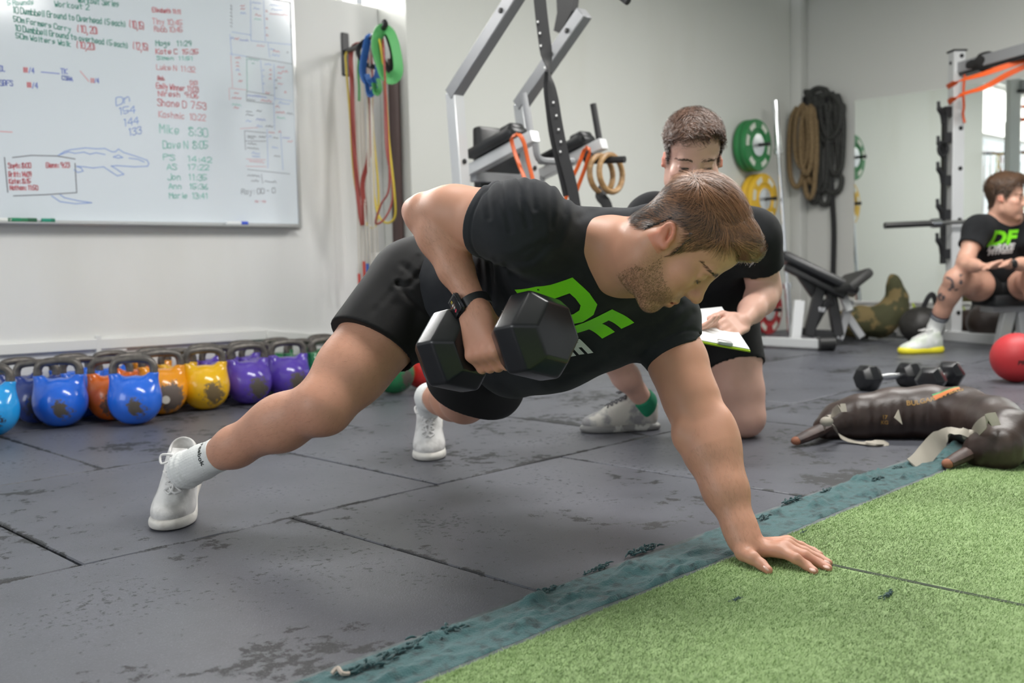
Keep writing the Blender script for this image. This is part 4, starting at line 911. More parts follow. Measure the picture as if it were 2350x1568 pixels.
for p, q, w_, m in (((1884, 650), (1855, 772), .07, M_blk), ((1905, 664), (1924, 772), .07, M_blk), ((1880, 700), (1912, 690), .05, M_blk), ((1930, 668), (1950, 715), .05, M_rig), ((1950, 690), (1925, 780), .05, M_rigd), ((1860, 760), (1900, 690), .04, M_blk), ((1838, 760), (1930, 772), .05, M_blk), ((1862, 708), (1895, 712), .035, M_rigd), ((1940, 720), (1978, 775), .05, M_rigd)):
    bm_(p, q, w_, .05, 'strut', m, 6.92, 6.88)
MB().beam(G(1925, 778)+np.array([0, 0, .025]), G(1990, 776)+np.array([0, 0, .025]), .05, .05).obj('front_foot', M_rigd, bn)

# ================================================================== bags and balls along the mirror wall
M_camo = mat('camouflage_canvas', (.17, .125, .05), .85, col2=(.055, .055, .022), nscale=9, ndetail=3, nlo=.48, nhi=.54, bump=.4, bscale=90)
sg = SDF(); q = [P(x, y, 7.35) for x, y in ((1935, 742), (1975, 738), (2022, 738), (2050, 712), (2058, 686), (2052, 655), (2050, 640))]
sg.chain(q, [.09, .105, .105, .095, .07, .045, .035], k=.06)
me = sg.mesh('camo_sandbag', .012, disp=lambda X: -.02*(fbm(X*14, 3, 3)-.45), zmin=0.004); o = link('sandbag', me, M_camo); tag(o, 'camouflage sandbag slumped below the mirror with its neck sticking up', 'sandbag')
def dark_ball(px, py, Y, r, lb, col, strapc, name='strongman_bag'):
    c = P(px, py, Y); c[2] = r*.92; e = empty(name, c*[1, 1, 0], lb, 'training bag'); s_ = SDF(); s_.ell(c, (r*1.08, r, r*.95), k=.02)
    link('body', s_.mesh('body', .012, disp=lambda X: -.016*(fbm(X*16, 3, 9)-.45), zmin=.003), mat('dark_bag_vinyl', col, .5, bump=.3, bscale=60), e)
    if strapc:
        R = frame((.8, -.4, .35)); MB().tube([c+R@np.array([r*1.04*math.cos(a), r*1.04*math.sin(a), .0]) for a in [k*math.pi/8 for k in range(-2, 7)]], .026, 6, flat=(1, .2), up=tuple(R[:, 2])).obj('strap', mat('lime_webbing', strapc, .6), e)
        MB().tube(spline([c+np.array([.0, -.02, r*.8]), c+np.array([.03, -.03, r*1.35]), c+np.array([.07, -.02, r*1.5]), c+np.array([.11, 0, r*.75])], 4), .02, 6, flat=(1, .3), up=(0, 1, 0)).obj('handle', M_kst, e)
dark_ball(2115, 735, 6.95, .14, 'black training bag with lime straps on the floor beside the rack foot', (.022, .02, .018), (.35, .45, .03))
dark_ball(2226, 738, 7.45, .11, 'dark bag with a lime tab half hidden behind the rack upright', (.03, .016, .012), (.35, .45, .03))
dark_ball(2276, 732, 6.95, .155, 'dark brown training bag behind the seated man', (.026, .016, .013), None)

# ================================================================== dumbbells, ball, bulgarian bag and scraps on the mats
M_hex = mat('black_hex_rubber', (.011, .0115, .014), .27, bump=.10, bscale=420, bdist=.0006); M_knurl = mat('knurled_chrome', (.55, .56, .58), .25, 1.0, bump=.6, bscale=700)
def hex_head(mb, c, R, r, L, taper=.68):
    prof = [(-L/2, taper*r), (-L*.20, r), (L*.20, r), (L/2, taper*r)]
    rings = []
    for z, q in prof: rings.append([c+R@np.array([q/math.cos(math.pi/6)*math.cos(a), q/math.cos(math.pi/6)*math.sin(a), z]) for a in [math.pi/3*k for k in range(6)]])
    bm = bmesh.new(); vs = [[bm.verts.new(p) for p in rg] for rg in rings]
    for i in range(3):
        for j in range(6): bm.faces.new((vs[i][j], vs[i][(j+1) % 6], vs[i+1][(j+1) % 6], vs[i+1][j]))
    bm.faces.new(vs[0][::-1]); bm.faces.new(vs[3]); bmesh.ops.recalc_face_normals(bm, faces=bm.faces)
    bmesh.ops.bevel(bm, geom=bm.edges[:], offset=r*.075, segments=3, profile=.6, affect='EDGES')
    bm.verts.index_update(); mb.add([np.array(v.co) for v in bm.verts], [[v.index for v in f.verts] for f in bm.faces]); bm.free(); return mb
def dumbbell(c0, c1, r, L, lb, roll=0., grip=.016, group='hex dumbbells'):
    ax_ = nrm(c1-c0); R = frame(ax_, (0, 0, 1)); cr, sr = math.cos(roll), math.sin(roll); R = R@np.array([[cr, -sr, 0], [sr, cr, 0], [0, 0, 1]])
    e = empty('hex_dumbbell', (c0+c1)/2*[1, 1, 1 if min(c0[2], c1[2]) > .2 else 0], lb, 'dumbbell', group)
    for c in (c0, c1): hex_head(MB(), c, R, r, L).obj('hex_head', M_hex, e, angle=50)
    d = np.linalg.norm(c1-c0); m = (c0+c1)/2
    MB().lathe([(grip*.9, -d/2), (grip*.9, -d*.22), (grip*1.12, 0), (grip*.9, d*.22), (grip*.9, d/2)], m, R, 14).obj('handle', M_knurl, e)
    return e, ax_, R
hz = .058
dumbbell(G(1992, 868, hz)+np.array([0, 0, 0]), G(2086, 861, hz), .058, .10, 'black hex dumbbell with a chrome handle on the floor, left of its twin', math.pi/6)
dumbbell(G(2132, 872, hz)+np.array([.0, -.02, 0]), G(2166, 862, hz)+np.array([.05, .05, 0]), .058, .10, 'black hex dumbbell seen end-on, right of its twin behind the leather bag', math.pi/6)
bc = G(2333, 821, .118); bc[2] = .118
ball = empty('medicine_ball', bc*[1, 1, 0], 'red rubber medicine ball on the mats at the right edge', 'ball')
M_redb = mat('red_ball_rubber', (.50, .028, .035), .5, bump=.35, bscale=260, bdist=.001)
MB().ell(bc, (.118,)*3, n=40, m=24).obj('rubber_shell', M_redb, ball)
b_ = BVHTree.FromPolygons([Vector(v.co) for v in ball.children[0].data.vertices], [tuple(p.vertices) for p in ball.children[0].data.polygons]) if ball.children else None
vd = nrm(bc-CAM_O); 
drape(text_mesh('PRIMO', .030, .15, .001), b_, bc+np.array([.055, 0, -.028]), nrm(np.cross(vd, (0, 0, 1))), (0, 0, 1), vd, .0008, 'lettering', mat('black_print', (.03, .01, .01), .5), ball, sub=1)
# bulgarian bag
M_lea = mat('dark_brown_leather', (.030, .018, .0155), .40, col2=(.058, .038, .032), nscale=7, nlo=.42, nhi=.68, bump=.35, bscale=70, bdist=.002)
M_leag = mat('worn_leather_grip', (.075, .045, .038), .55, col2=(.035, .02, .018), nscale=18, bump=.3, bscale=90); M_leat = mat('frayed_leather_tip', (.30, .12, .07), .75); M_web = mat('beige_webbing', (.36, .33, .28), .75, bump=.4, bscale=500)
bag = empty('bulgarian_bag', G(2080, 985), 'dark brown leather crescent training bag with beige straps on the mats', 'training bag')
cl_ = [(1893, 982, .040), (1925, 966, .058), (1975, 956, .073), (2050, 948, .083), (2130, 946, .087), (2210, 953, .088), (2280, 976, .085), (2318, 1003, .078), (2296, 1026, .062), (2252, 1034, .046), (2236, 1035, .036)]
q = [G(x, y, r) for x, y, r in cl_]; s_ = SDF(); s_.chain(q, [c[2] for c in cl_], k=.03)
qs = np.array(q)
def bagdisp(X):
    d2 = ((X[:, None, :]-qs[None])**2).sum(2); i = d2.argmin(1); rel = X-qs[i]
    t = X@nrm((1, -.1, 0)); inner = np.clip(-rel[:, 1]*14, 0, 1)*np.clip(1-np.abs(rel[:, 2])*16, 0, 1)
    return .0028*np.sin(t*190)*inner-.006*(fbm(X*22, 2, 4)-.45)
bme = s_.mesh('leather_body', .006, disp=bagdisp, zmin=.003); body_ = link('leather_body', bme, M_lea, bag); bagB = bvh_of(bme)
for (x0, y0, x1, y1, z1) in ((1898, 980, 1828, 1012, .020), (2243, 1030, 2176, 1064, .020)):
    a = G(x0, y0, .050); b = G(x1, y1, z1); MB().tube([a, a+(b-a)*.3, a+(b-a)*.7, b], [.022, .027, .024, .019], 10, flat=(1, .75)).obj('hand_grip', M_leag, bag); MB().ell(b, (.0195, .0165, .0145), n=10, m=6).obj('frayed_tip', M_leat, bag)
def webb(pts, wd, nm='strap', up=(0, 0, 1), tw=None, fl_=.07):
    p = spline([G(x, y, z) for x, y, z in pts], 5); MB().tube(p, wd, 6, flat=(1, fl_), up=up, twist=tw).obj(nm, M_web, bag)
webb([(1942, 936, .145), (1926, 938, .142), (1908, 952, .115), (1894, 968, .09), (1890, 980, .06)], .016, up=(.5, -.7, .4))
MB().ell(G(1897, 968, .098), (.022, .018, .016), n=10, m=6).obj('knot', M_web, bag)
webb([(1898, 965, .095), (1912, 975, .075), (1924, 998, .03), (1950, 1012, .010), (1990, 1018, .007), (2028, 1019, .007), (2032, 1016, .008), (2010, 1015, .016), (1985, 1014, .014)], .012, up=(.3, -.5, .8))
webb([(2290, 961, .15), (2268, 965, .15), (2246, 982, .12), (2234, 1000, .08), (2230, 1010, .06)], .022, up=(.5, -.7, .4))
MB().ell(G(2226, 1000, .085), (.024, .02, .018), n=10, m=6).obj('knot', M_web, bag)
webb([(2228, 998, .09), (2206, 990, .10), (2180, 993, .09), (2152, 1012, .06), (2130, 1036, .03), (2112, 1058, .010), (2098, 1070, .006)], [.016]*6+[.026]*8+[.032]*17, up=(.15, -.75, .6))
M_gold = mat('gold_print', (.36, .20, .05), .5)
def bag_print(px_, py_, rx, me2, m, nm, off=.0012):
    p, n = cam_hit(bagB, px_, py_)
    if p is None: return
    n = n if n@(CAM_O-p) > 0 else -n; ex = np.array(rx, float); ex = nrm(ex-n*(ex@n)); ey = np.cross(n, ex)
    drape(me2, bagB, p, ex, ey, -n, off, nm, m, bag, .06, sub=1)
bag_print(2146, 915, (1, -.12, 0), text_mesh('BULGARIAN BAG', .0235, .15, .0004), M_gold, 'lettering')
bag_print(2030, 964, (1, 0, 0), text_mesh('17\nKG', .018, 0, .0004), M_gold, 'lettering')
def strip(w2, h2, y0):
    b2 = bmesh.new(); bmesh.ops.create_grid(b2, x_segments=8, y_segments=2, size=.5)
    for v in b2.verts: v.co = Vector((v.co.x*w2, v.co.y*h2+y0, 0))
    m2 = bpy.data.meshes.new('strip'); b2.to_mesh(m2); b2.free(); return m2
bag_print(2172, 901, (1, -.1, 0), strip(.085, .020, 0), mat('orange_patch', (.55, .16, .04), .5), 'patch', .0014)
bag_print(2172, 901, (1, -.1, 0), strip(.085, .007, .013), mat('green_patch', (.05, .30, .10), .5), 'patch', .0014)
t0 = G(2056, 957, .095); MB().loft([[t0+np.array([-.012, -.02, 0]), t0+np.array([.002, -.018, .026]), t0+np.array([.013, -.022, -.022])], [t0+np.array([-.012, -.016, 0]), t0+np.array([.002, -.014, .026]), t0+np.array([.013, -.018, -.022])]]).obj('torn_label', mat('cream_label', (.6, .55, .45), .7), bag, smooth=False)
# two white scraps on the mats behind the main man
for (pts, lb) in ((((1456, 812), (1486, 816), (1510, 858), (1484, 858)), 'white folded card standing on the mats behind the planted arm'), (((1262, 880), (1294, 874), (1312, 888), (1272, 890)), 'small white scrap of paper on the mats under the torso')):
    zz = (.10, .09, .0, .0) if pts[0][0] > 1400 else (.012, .02, .002, .002)
    base = [G(x, y) for x, y in pts]; Yb = max(b[1] for b in base); q = [P(x, y, Yb-.05 if pts[0][0] > 1400 else G(x, y)[1]) for x, y in pts]
    q = [np.array([p[0], p[1], max(p[2], .002)]) for p in q]
    o = MB().loft([q, [p+np.array([.0, .012, .002]) for p in q]]).obj('white_card', mat('white_card', (.85, .85, .84), .6), smooth=False); tag(o, lb, 'card')
# ================================================================== people: shared builders
def pix(X):                                   # picture coordinates of points: used only to sculpt folds along drawn lines
    q = (X-CAM_O)@CAM_R.T; return np.c_[1175+FPX*q[:, 0]/q[:, 2], 784+FPX*q[:, 1]/q[:, 2]]
class Head:
    """local axes: x to the person's right, y forward, z up, origin midway between the ears"""
    def __init__(s, C, F, U, sc_=1.0):
        s.C = np.asarray(C, float); s.U = nrm(U); F = np.asarray(F, float); s.F = nrm(F-s.U*(F@s.U)); s.R = np.cross(s.F, s.U); s.M = np.c_[s.R, s.F, s.U]; s.k = sc_
    def w(s, x, y, z): return s.C+s.M@(np.array([x, y, z])*s.k)
    def loc(s, X): return ((X-s.C)@s.M)/s.k
    def add(s, S, lids=1.0, jaw=1.0):
        k = s.k; w = s.w; M = s.M
        E = lambda c, r, kk=.014, op='u', R=None: S.ell(w(*c), np.array(r)*k, M if R is None else M@R, kk*k, op)
        C = lambda a, b, ra, rb, kk=.012, op='u': S.cap(w(*a), w(*b), ra*k, rb*k, kk*k, op)
        E((0, -.006, .052), (.0745, .0885, .080)); E((0, .042, .060), (.061, .050, .048), .03)          # skull, forehead
        E((0, .040, -.018), (.057, .054, .062), .03)                                                    # mid face
        for q in (-1, 1):
            E((q*.046, .058, -.012), (.022, .026, .018), .022)                                          # cheekbone
            C((q*.050*jaw, .006, -.058), (q*.020*jaw, .072, -.100), .0155, .0150, .03)                  # jaw line
            C((q*.060, -.002, .004), (q*.052*jaw, .004, -.056), .014, .015, .03)
            E((q*.036, .052, -.050), (.024, .032, .030), .025)                                          # cheek
        E((0, .064, -.050), (.034, .030, .034), .022); E((0, .078, -.100), (.022, .016, .016), .02)     # muzzle, chin
        E((0, .030, -.070), (.046, .050, .034), .03)
        C((-.036, .080, .032), (.036, .080, .032), .011, .011, .016)                                    # brow
        for q in (-1, 1): E((q*.032, .098, .012), (.020, .016, .0125), .012, 's')                       # sockets
        C((0, .086, .022), (0, .107, -.016), .0085, .0105, .014); E((0, .1115, -.022), (.0115, .0115, .0105), .010)    # nose
        for q in (-1, 1):
            E((q*.0125, .099, -.0265), (.0085, .0115, .0075), .007)
            E((q*.0065, .106, -.0335), (.0035, .0055, .003), .003, 's')                                 # nostril
            E((q*.031, .0735, .0125), (.0135, .0130, .0135), .004)                                      # eyeball
            C((q*.019, .0850, .0125+.003*(1-lids)), (q*.044, .0800, .0110+.003*(1-lids)), .0042, .0038, .006)         # upper lid fold
            if lids > .5:
                E((q*.031, .0750, .0135), (.0148, .0140, .0122), .004)                                  # lowered lid
            C((q*.020, .0845, .002), (q*.043, .0795, .003), .0032, .0030, .006)
        C((-.021, .0895, -.0605), (0, .0975, -.0570), .0042, .0056, .006); C((0, .0975, -.0570), (.021, .0895, -.0605), .0056, .0042, .006)   # lips
        C((-.018, .0890, -.0690), (0, .0955, -.0705), .0046, .0066, .006); C((0, .0955, -.0705), (.018, .0890, -.0690), .0066, .0046, .006)
        C((-.024, .0965, -.0640), (.024, .0965, -.0640), .0022, .0022, .003, 's')
        for q in (-1, 1):                                                                                # ears
            a = math.radians(-22)*q; Rz = np.array([[math.cos(a), -math.sin(a), 0], [math.sin(a), math.cos(a), 0], [0, 0, 1]])
            t = math.radians(42); Rx = np.array([[1, 0, 0], [0, math.cos(t), -math.sin(t)], [0, math.sin(t), math.cos(t)]]); R = Rz@Rx
            c = np.array([q*.077, -.012, .004]); e_ = .76
            E(c, (.0070, .0165*e_, .0275*e_), .005, 'u', R); E(c+R@np.array([q*.0062, .0025*e_, .000]), (.0078, .0105*e_, .0190*e_), .003, 's', R)
            hx = [c+R@np.array([q*.0035, -.0148*e_*math.cos(th), (.0015+.0258*math.sin(th))*e_]) for th in np.linspace(-.1, 3.9, 9)]
            for i in range(8): C(hx[i], hx[i+1], .0034, .0034, .003)
            C(c+R@np.array([q*.003, -.004, .010]), c+R@np.array([q*.004, -.003, -.009]), .0026, .0024, .003)      # antihelix
            C(c+R@np.array([q*.001, .0100, -.003]), c+R@np.array([q*.003, .0095, -.008]), .0034, .0030, .004)       # tragus
            E(c+R@np.array([q*.001, .003, -.0205]), (.0050, .0068, .0066), .005, 'u', R)
    HX = [-.13, -.095, -.06, -.042, -.034, -.02, .004, .012, .020, .026, .040, .058, .074, .090, .12]
    def hairline(s, L, front=.0):
        zt = np.interp(L[:, 1], s.HX, [-.050, -.052, -.045, -.030, .020, .036, .036, .020, -.012, .014, .040, .060, .075+front, .087+front, .10+front])
        return L[:, 2]-zt-np.clip(np.abs(L[:, 0])-.03, 0, .03)*np.clip(L[:, 1]-.032, 0, .045)*34
SK = dict(base=np.array([.60, .375, .275]))
def skin_cols(me, base, heads=(), beard=0., ears=1., spots=0):
    X = verts(me); c = np.tile(np.asarray(base), (len(X), 1))
    n = fbm(X*26, 3, 1)[:, None]; c = c*(.90+.2*n)*np.array([1.0, .99, .98])
    for h in heads:
        L = h.loc(X); nr = np.abs(L).max(1) < .17
        x, y, z = np.abs(L[:, 0]), L[:, 1], L[:, 2]
        def blend(m, col): c[:] = c*(1-m[:, None])+np.asarray(col)*m[:, None]
        g = lambda px_, py_, pz_, r: np.exp(-((x-px_)**2+(y-py_)**2+(z-pz_)**2)/r**2)*nr
        blend(.35*g(.042, .07, -.02, .028), np.asarray(base)*[1.06, .78, .72]); blend(.35*g(0, .112, -.022, .016), np.asarray(base)*[1.05, .75, .70])
        blend(.55*ears*np.clip((x-.0745)/.005, 0, 1)*(np.abs(z-.002) < .030)*(y < .008)*(y > -.036)*nr, np.asarray(base)*[1.12, .62, .55])
        lip = np.clip(1-np.hypot((z+.0640)/.0125, x/.024), 0, 1)**.5*(y > .086)*nr; blend(.6*np.clip(lip*1.6, 0, 1), np.asarray(base)*[.86, .52, .50])
        lash = np.exp(-((z-(.0035 if beard >= 0 else .01))/.0018)**2)*(np.abs(x-.031) < .0145)*(y > .078)*nr; blend(.75*np.clip(lash, 0, 1), (.05, .03, .02))
        if beard:
            bz = np.clip((-.022-z-.30*np.clip(y-.03, 0, 1)+.7*np.clip(.03-y, 0, .035))/.022, 0, 1)*np.clip((y+.012)/.02, 0, 1)*(z > -.135)*np.clip((z+.13)/.02, 0, 1)*nr
            bz = np.maximum(bz, np.clip(1-np.abs(z+.046)/.010, 0, 1)*(x < .03)*(y > .08)*nr)                  # moustache
            bz = bz*(1-np.clip(lip*2, 0, 1)); me['_'] = 0
            blend(abs(beard)*bz*np.clip(.65+.5*(vnoise(X*900, 4)-.5), 0, 1), (.115, .062, .032))
    paint(me, np.clip(c, 0, 1)); return c
M_skin = mat('skin', (.6, .4, .3), .46, attr='col', sss=.12, bump=.16, bscale=420, bdist=.0008, spec=.42)
M_hairM = mat('hair_strands', (.1, .06, .04), .42, attr='col', spec=.5)
def hair(h, body_me, parent, ncount, cols, thick, flow, length, seed=1, front=.0, width=.0011, curl=0.):
    """cap shell grown off the scalp plus strands lying over it"""
    X = verts(body_me); Nn = normals(body_me); L = h.loc(X)
    near = (np.abs(L).max(1) < .16)*((np.abs(L[:, 0]) < .079)|(L[:, 2] > .045)); d = np.where(near, h.hairline(L, front), -1)
    m = d > 0; idx = -np.ones(len(X), int); idx[m] = np.arange(m.sum())
    f = np.empty(len(body_me.polygons)*4, np.int32); body_me.polygons.foreach_get('vertices', f) ; f = f.reshape(-1, 4)
    fk = idx[f[(m[f]).all(1)]]
    Lm, Nm, Xm = L[m], Nn[m], X[m]; Nl = Nm@h.M
    t = thick(Lm, Nl)*np.clip(d[m]/.012, 0, 1)*h.k
    t = t*(1+.30*(fbm(np.c_[Lm[:, 0]*90, Lm[:, 1]*22, Lm[:, 2]*60], 2, seed)-.45)*1.6)
    V = Xm+Nm*t[:, None]+0
    me = bpy.data.meshes.new('hair_cap'); me.from_pydata(V.tolist(), [], fk.tolist()); me.polygons.foreach_set('use_smooth', [True]*len(fk))
    cb = np.asarray(cols[0])*.55; 
    cc = np.array([np.asarray(cols[0])*.5]*len(V)); tz = np.clip((Lm[:, 2]-.03)/.08, 0, 1)[:, None]; cc = cc*(1-tz)+np.asarray(cols[1])*.5*tz
    paint(me, cc); hp_ = link('hair', me, M_hairM, parent)
    r = np.random.default_rng(seed); pick = r.integers(0, len(V), ncount); Lp = Lm[pick]; Np = Nl[pick]; Vp = V[pick]+h.M@np.zeros(3)
    wv_ = np.c_[vnoise(Lp*55, seed), vnoise(Lp*55, seed+1), vnoise(Lp*55, seed+2)]-.5; fl_ = flow(Lp, Np)+r.normal(0, .10, (ncount, 3))+wv_*.75; fl_ -= Np*np.sum(fl_*Np, 1, keepdims=True); fl_ /= np.linalg.norm(fl_, axis=1, keepdims=True)+1e-9
    ln = length(Lp)*r.uniform(.6, 1.25, ncount)*h.k; K = 6; s_ = np.linspace(0, 1, K)
    lift = r.uniform(.05, .34, ncount)
    cent = Lp/np.linalg.norm(Lp-np.array([0, -.01, .04]), axis=1, keepdims=True)*0+nrmrow(Lp-np.array([0, -.01, .04]))
    curv = []
    for q in s_:
        p = fl_*(q*ln)[:, None]+Np*((lift*q-.0)*ln*(1-.75*q))[:, None]-cent*((q*ln)**2*4.2)[:, None]
        if curl: p = p+np.cross(fl_, Np)*(np.sin(q*7+pick)*curl*ln)[:, None]+Np*(np.cos(q*7+pick)*curl*ln*.6)[:, None]
        curv.append(Vp+(p@h.M.T)+(Np@h.M.T)*.0006)
    curv = np.stack(curv, 1); nor = np.repeat((Np@h.M.T)[:, None], K, 1)
    mixv = np.clip(r.normal(.45, .25, ncount)+(vnoise(Lp*75, seed+5)-.5)*.7+np.clip((Lp[:, 2]-.06)*5, -.4, .5), 0, 1)[:, None]
    co = np.asarray(cols[0])*(1-mixv)+np.asarray(cols[1])*mixv
    ribbons('hair_strands', curv, nor, np.full(ncount, width*h.k)*r.uniform(.6, 1.3, ncount), M_hairM, hp_, co, taper=.25)
    return hp_
def nrmrow(a): return a/(np.linalg.norm(a, axis=1, keepdims=True)+1e-9)
def body_hair(me, mask, n, ln, col, parent, dirv, seed=2, width=.00045, lift=.5, name='body_hair'):
    X = verts(me); Nn = normals(me); i = np.nonzero(mask(X, Nn))[0]; r = np.random.default_rng(seed); i = r.choice(i, n)
    P0_, N0 = X[i], Nn[i]; d = dirv(P0_)+r.normal(0, .35, (n, 3)); d -= N0*np.sum(d*N0, 1, keepdims=True); d = nrmrow(d)+N0*r.uniform(.1, lift, (n, 1)); d = nrmrow(d)
    l = ln*r.uniform(.5, 1.2, n); c = np.stack([P0_+d*(q*l)[:, None]-N0*(q*q*l*.18)[:, None] for q in (0, .5, 1)], 1)
    co = np.asarray(col)*r.uniform(.6, 1.4, (n, 1)); return ribbons(name, c, np.repeat(N0[:, None], 3, 1), np.full(n, width), M_hairM, parent, co)
def eyebrows(h, me, parent, col, n=130, seed=3):
    r = np.random.default_rng(seed); b = bvh_local(me, h); cs = []; ns = []
    for q in (-1, 1):
        for i in range(n):
            t = r.uniform(0, 1); x = q*(.011+.046*t); z = .0325+.0075*math.sin(t*2.4)-.007*t+r.normal(0, .0021)*(1.15-.6*t); y0 = .13
            p = h.w(x, y0, z); hit = b.ray_cast(Vector(p), Vector(-h.F), .12)
            if hit[0] is None: continue
            p = np.array(hit[0]); nn = np.array(hit[1]); nn = nn if nn@h.F > 0 else -nn
            d = h.R*q*(.8)+h.U*(.5-.9*t); d = nrm(d-nn*(d@nn)); l = .0085*h.k*r.uniform(.6, 1.2)
            cs.append([p+nn*.0006, p+d*l*.5+nn*.0012, p+d*l+nn*.0008]); ns.append([nn]*3)
        for i in range(46):                       # lashes
            t = i/45; x = q*(.017+.029*t); hit = b.ray_cast(Vector(h.w(x, .13, .0035-.002*math.sin(t*3.1))), Vector(-h.F), .12)
            if hit[0] is None: continue
            p = np.array(hit[0]); d = nrm(h.F*.8-h.U*.5+h.R*q*(t-.3)*.8); l = .0075*h.k*(.6+.5*t); cs.append([p, p+d*l*.5, p+d*l+h.U*.0012]); ns.append([h.U]*3)
    if cs: ribbons('eyebrows', np.array(cs), np.array(ns), np.full(len(cs), .0009*h.k), M_hairM, parent, np.asarray(col)*r.uniform(.6, 1.2, (len(cs), 1)))
def bvh_local(me, h):
    X = verts(me); ok = np.linalg.norm(X-h.C, axis=1) < .17*h.k; f = np.empty(len(me.polygons)*4, np.int32); me.polygons.foreach_get('vertices', f); f = f.reshape(-1, 4)
    fk = f[ok[f].all(1)]; u, inv = np.unique(fk, return_inverse=True)
    return BVHTree.FromPolygons([Vector(p) for p in X[u]], inv.reshape(-1, 4).tolist())
def bvh_of(me):
    f = np.empty(len(me.loops), np.int32); me.loops.foreach_get('vertex_index', f); st_ = np.empty(len(me.polygons), np.int32); me.polygons.foreach_get('loop_start', st_)
    return BVHTree.FromPolygons([Vector(p) for p in verts(me)], [f[a:b].tolist() for a, b in zip(st_, list(st_[1:])+[len(f)])])
class Shoe:
    """straight shoe: heel y=0, toe y=.29, z up; the part behind the ball hinges up by `bend`"""
    def __init__(s, ball, fwd, up=(0, 0, 1), bend=0., k=1.0, side=0.):
        s.o = np.asarray(ball, float); u = nrm(up); f = np.asarray(fwd, float); f = nrm(f-u*(f@u)); s.M = np.c_[np.cross(f, u), f, u]; s.b = bend; s.k = k; s.side = side
        c, n = math.cos(-bend), math.sin(-bend); s.H = np.array([[1, 0, 0], [0, c, -n], [0, n, c]])
        c, n = math.cos(side), math.sin(side); s.H = np.array([[c, 0, -n], [0, 1, 0], [n, 0, c]])@s.H
    def fr(s, y): return s.M@s.H if y < .19 else s.M
    def w(s, x, y, z):
        p = np.array([x, y-.19, z])*s.k
        if y < .19: p = s.H@p
        return s.o+s.M@p
    def build(s, parent, mu, ms, ml, h=.0045, laces=True, name='running_shoe', mt=None, sole=1.0):
        U = SDF(); k = s.k
        def E(S, c, r, kk=.03, op='u'): S.ell(s.w(*c), np.array(r)*k, s.fr(c[1]), kk, op)
        E(U, (0, .232, .034), (.045, .056, .030)); E(U, (0, .195, .040), (.046, .050, .036)); E(U, (0, .150, .048), (.041, .055, .045)); E(U, (.0, .105, .060), (.037, .050, .052)); E(U, (0, .052, .052), (.036, .050, .056))
        U.cap(s.w(0, .060, .085), s.w(0, .052, .112), .034*k, .033*k, .03); U.cap(s.w(0, .172, .068), s.w(0, .092, .104), .028*k, .030*k, .03); U.cap(s.w(0, .015, .09), s.w(0, .016, .098), .012*k, .009*k, .02)
        U.cap(s.w(0, .062, .10), s.w(0, .058, .17), .026*k, .028*k, .006, 's'); 
        S = SDF(); q = sole; E(S, (0, .050, .012*q), (.041, .058, .022*q)); E(S, (.0, .110, .012*q), (.037, .06, .020*q)); E(S, (0, .165, .012*q), (.044, .06, .019*q)); E(S, (0, .210, .012*q), (.0515, .060, .018*q)); E(S, (0, .245, .014*q), (.043, .052, .017*q))
        S.cut(s.w(0, .24, -.001), -s.M[:, 2], .004, 4.9); 
        n2 = s.M@s.H; 
        ume = U.mesh('upper', h); sme = S.mesh('sole', h, zmin=.001)
        root = link(name, ume, mu, parent); link('sole', sme, ms, root)
        b = bvh_of(ume)
        def on(x, y, off=.002):
            f = s.fr(y-.001); dz = f[:, 2]; p = s.w(x, y, .10)+dz*.08; hit = b.ray_cast(Vector(p), Vector(-dz), .25)
            return (np.array(hit[0])+dz*off) if hit[0] is not None else s.w(x, y, .08)
        if laces:
            lm = MB(); ys = np.linspace(.196, .112, 6)
            for i, y in enumerate(ys):
                for q in (-1, 1):
                    y2 = ys[min(i+1, 5)]; lm.tube(spline([on(-q*.020, y), on(0, (y+y2)/2, .0045), on(q*.020, y2)], 3), .0030*k, 6)
            t = on(0, .105, .006); dz = s.fr(.1)[:, 2]; dy = s.fr(.1)[:, 1]; dx = s.M[:, 0]
            for q in (-1, 1):
                lm.tube(spline([t, t+dx*q*.018*k+dz*.010, t+dx*q*.040*k+dz*.006-dy*.002, t+dx*q*.036*k-dz*.004+dy*.016, t+dx*q*.014*k+dy*.010, t], 4), .0030*k, 6)
                lm.tube(spline([t, t+dx*q*.010*k+dy*.02+dz*.006, t+dx*q*.016*k+dy*.05], 4), .0028*k, 6)
            lm.obj('laces', ml, root)
            tm = MB(); R_ = s.fr(.1); tm.box(on(0, .098, .004), (.040*k, .045*k, .008*k), R_, bev=.0035*k); tm.obj('tongue', mt or mu, root)
        return root
def fingers(S, chains, r0=.0088, k=.010):
    for ch in chains:
        n = len(ch[0]); rr = ch[1]
        for i in range(n-1): S.cap(ch[0][i], ch[0][i+1], rr[i], rr[i+1], k if i == 0 else .005)
# ================================================================== main man: plank row on one hand
mn = empty('person', G(700, 1180), 'man in black planking on one hand and rowing a dumbbell, in the foreground', 'person')
RS, RE, RW_ = P(1205, 515, 1.99), P(978, 488, 2.14), P(1090, 702, 2.02)
LS, LE, LW_ = P(1520, 735, 2.28), P(1612, 985, 2.15), G(1706, 1232, .050)
RH, RK, RA_ = P(955, 660, 2.38), P(742, 930, 2.20), P(428, 1078, 2.41)
LH, LK, LA_ = P(1085, 765, 2.47), P(1066, 918, 2.70), P(984, 912, 3.07)
pel = (RH+LH)/2; nb_ = P(1418, 585, 2.08); Tu = nrm(nb_-pel); Tr = RS-LS; Tr = nrm(Tr-Tu*(Tr@Tu)); Tf = np.cross(Tu, Tr); TM = np.c_[Tr, Tf, Tu]
Pr = RH-LH; Pr = nrm(Pr-Tu*(Pr@Tu)); Pf = np.cross(Tu, Pr); PM = np.c_[Pr, Pf, Tu]
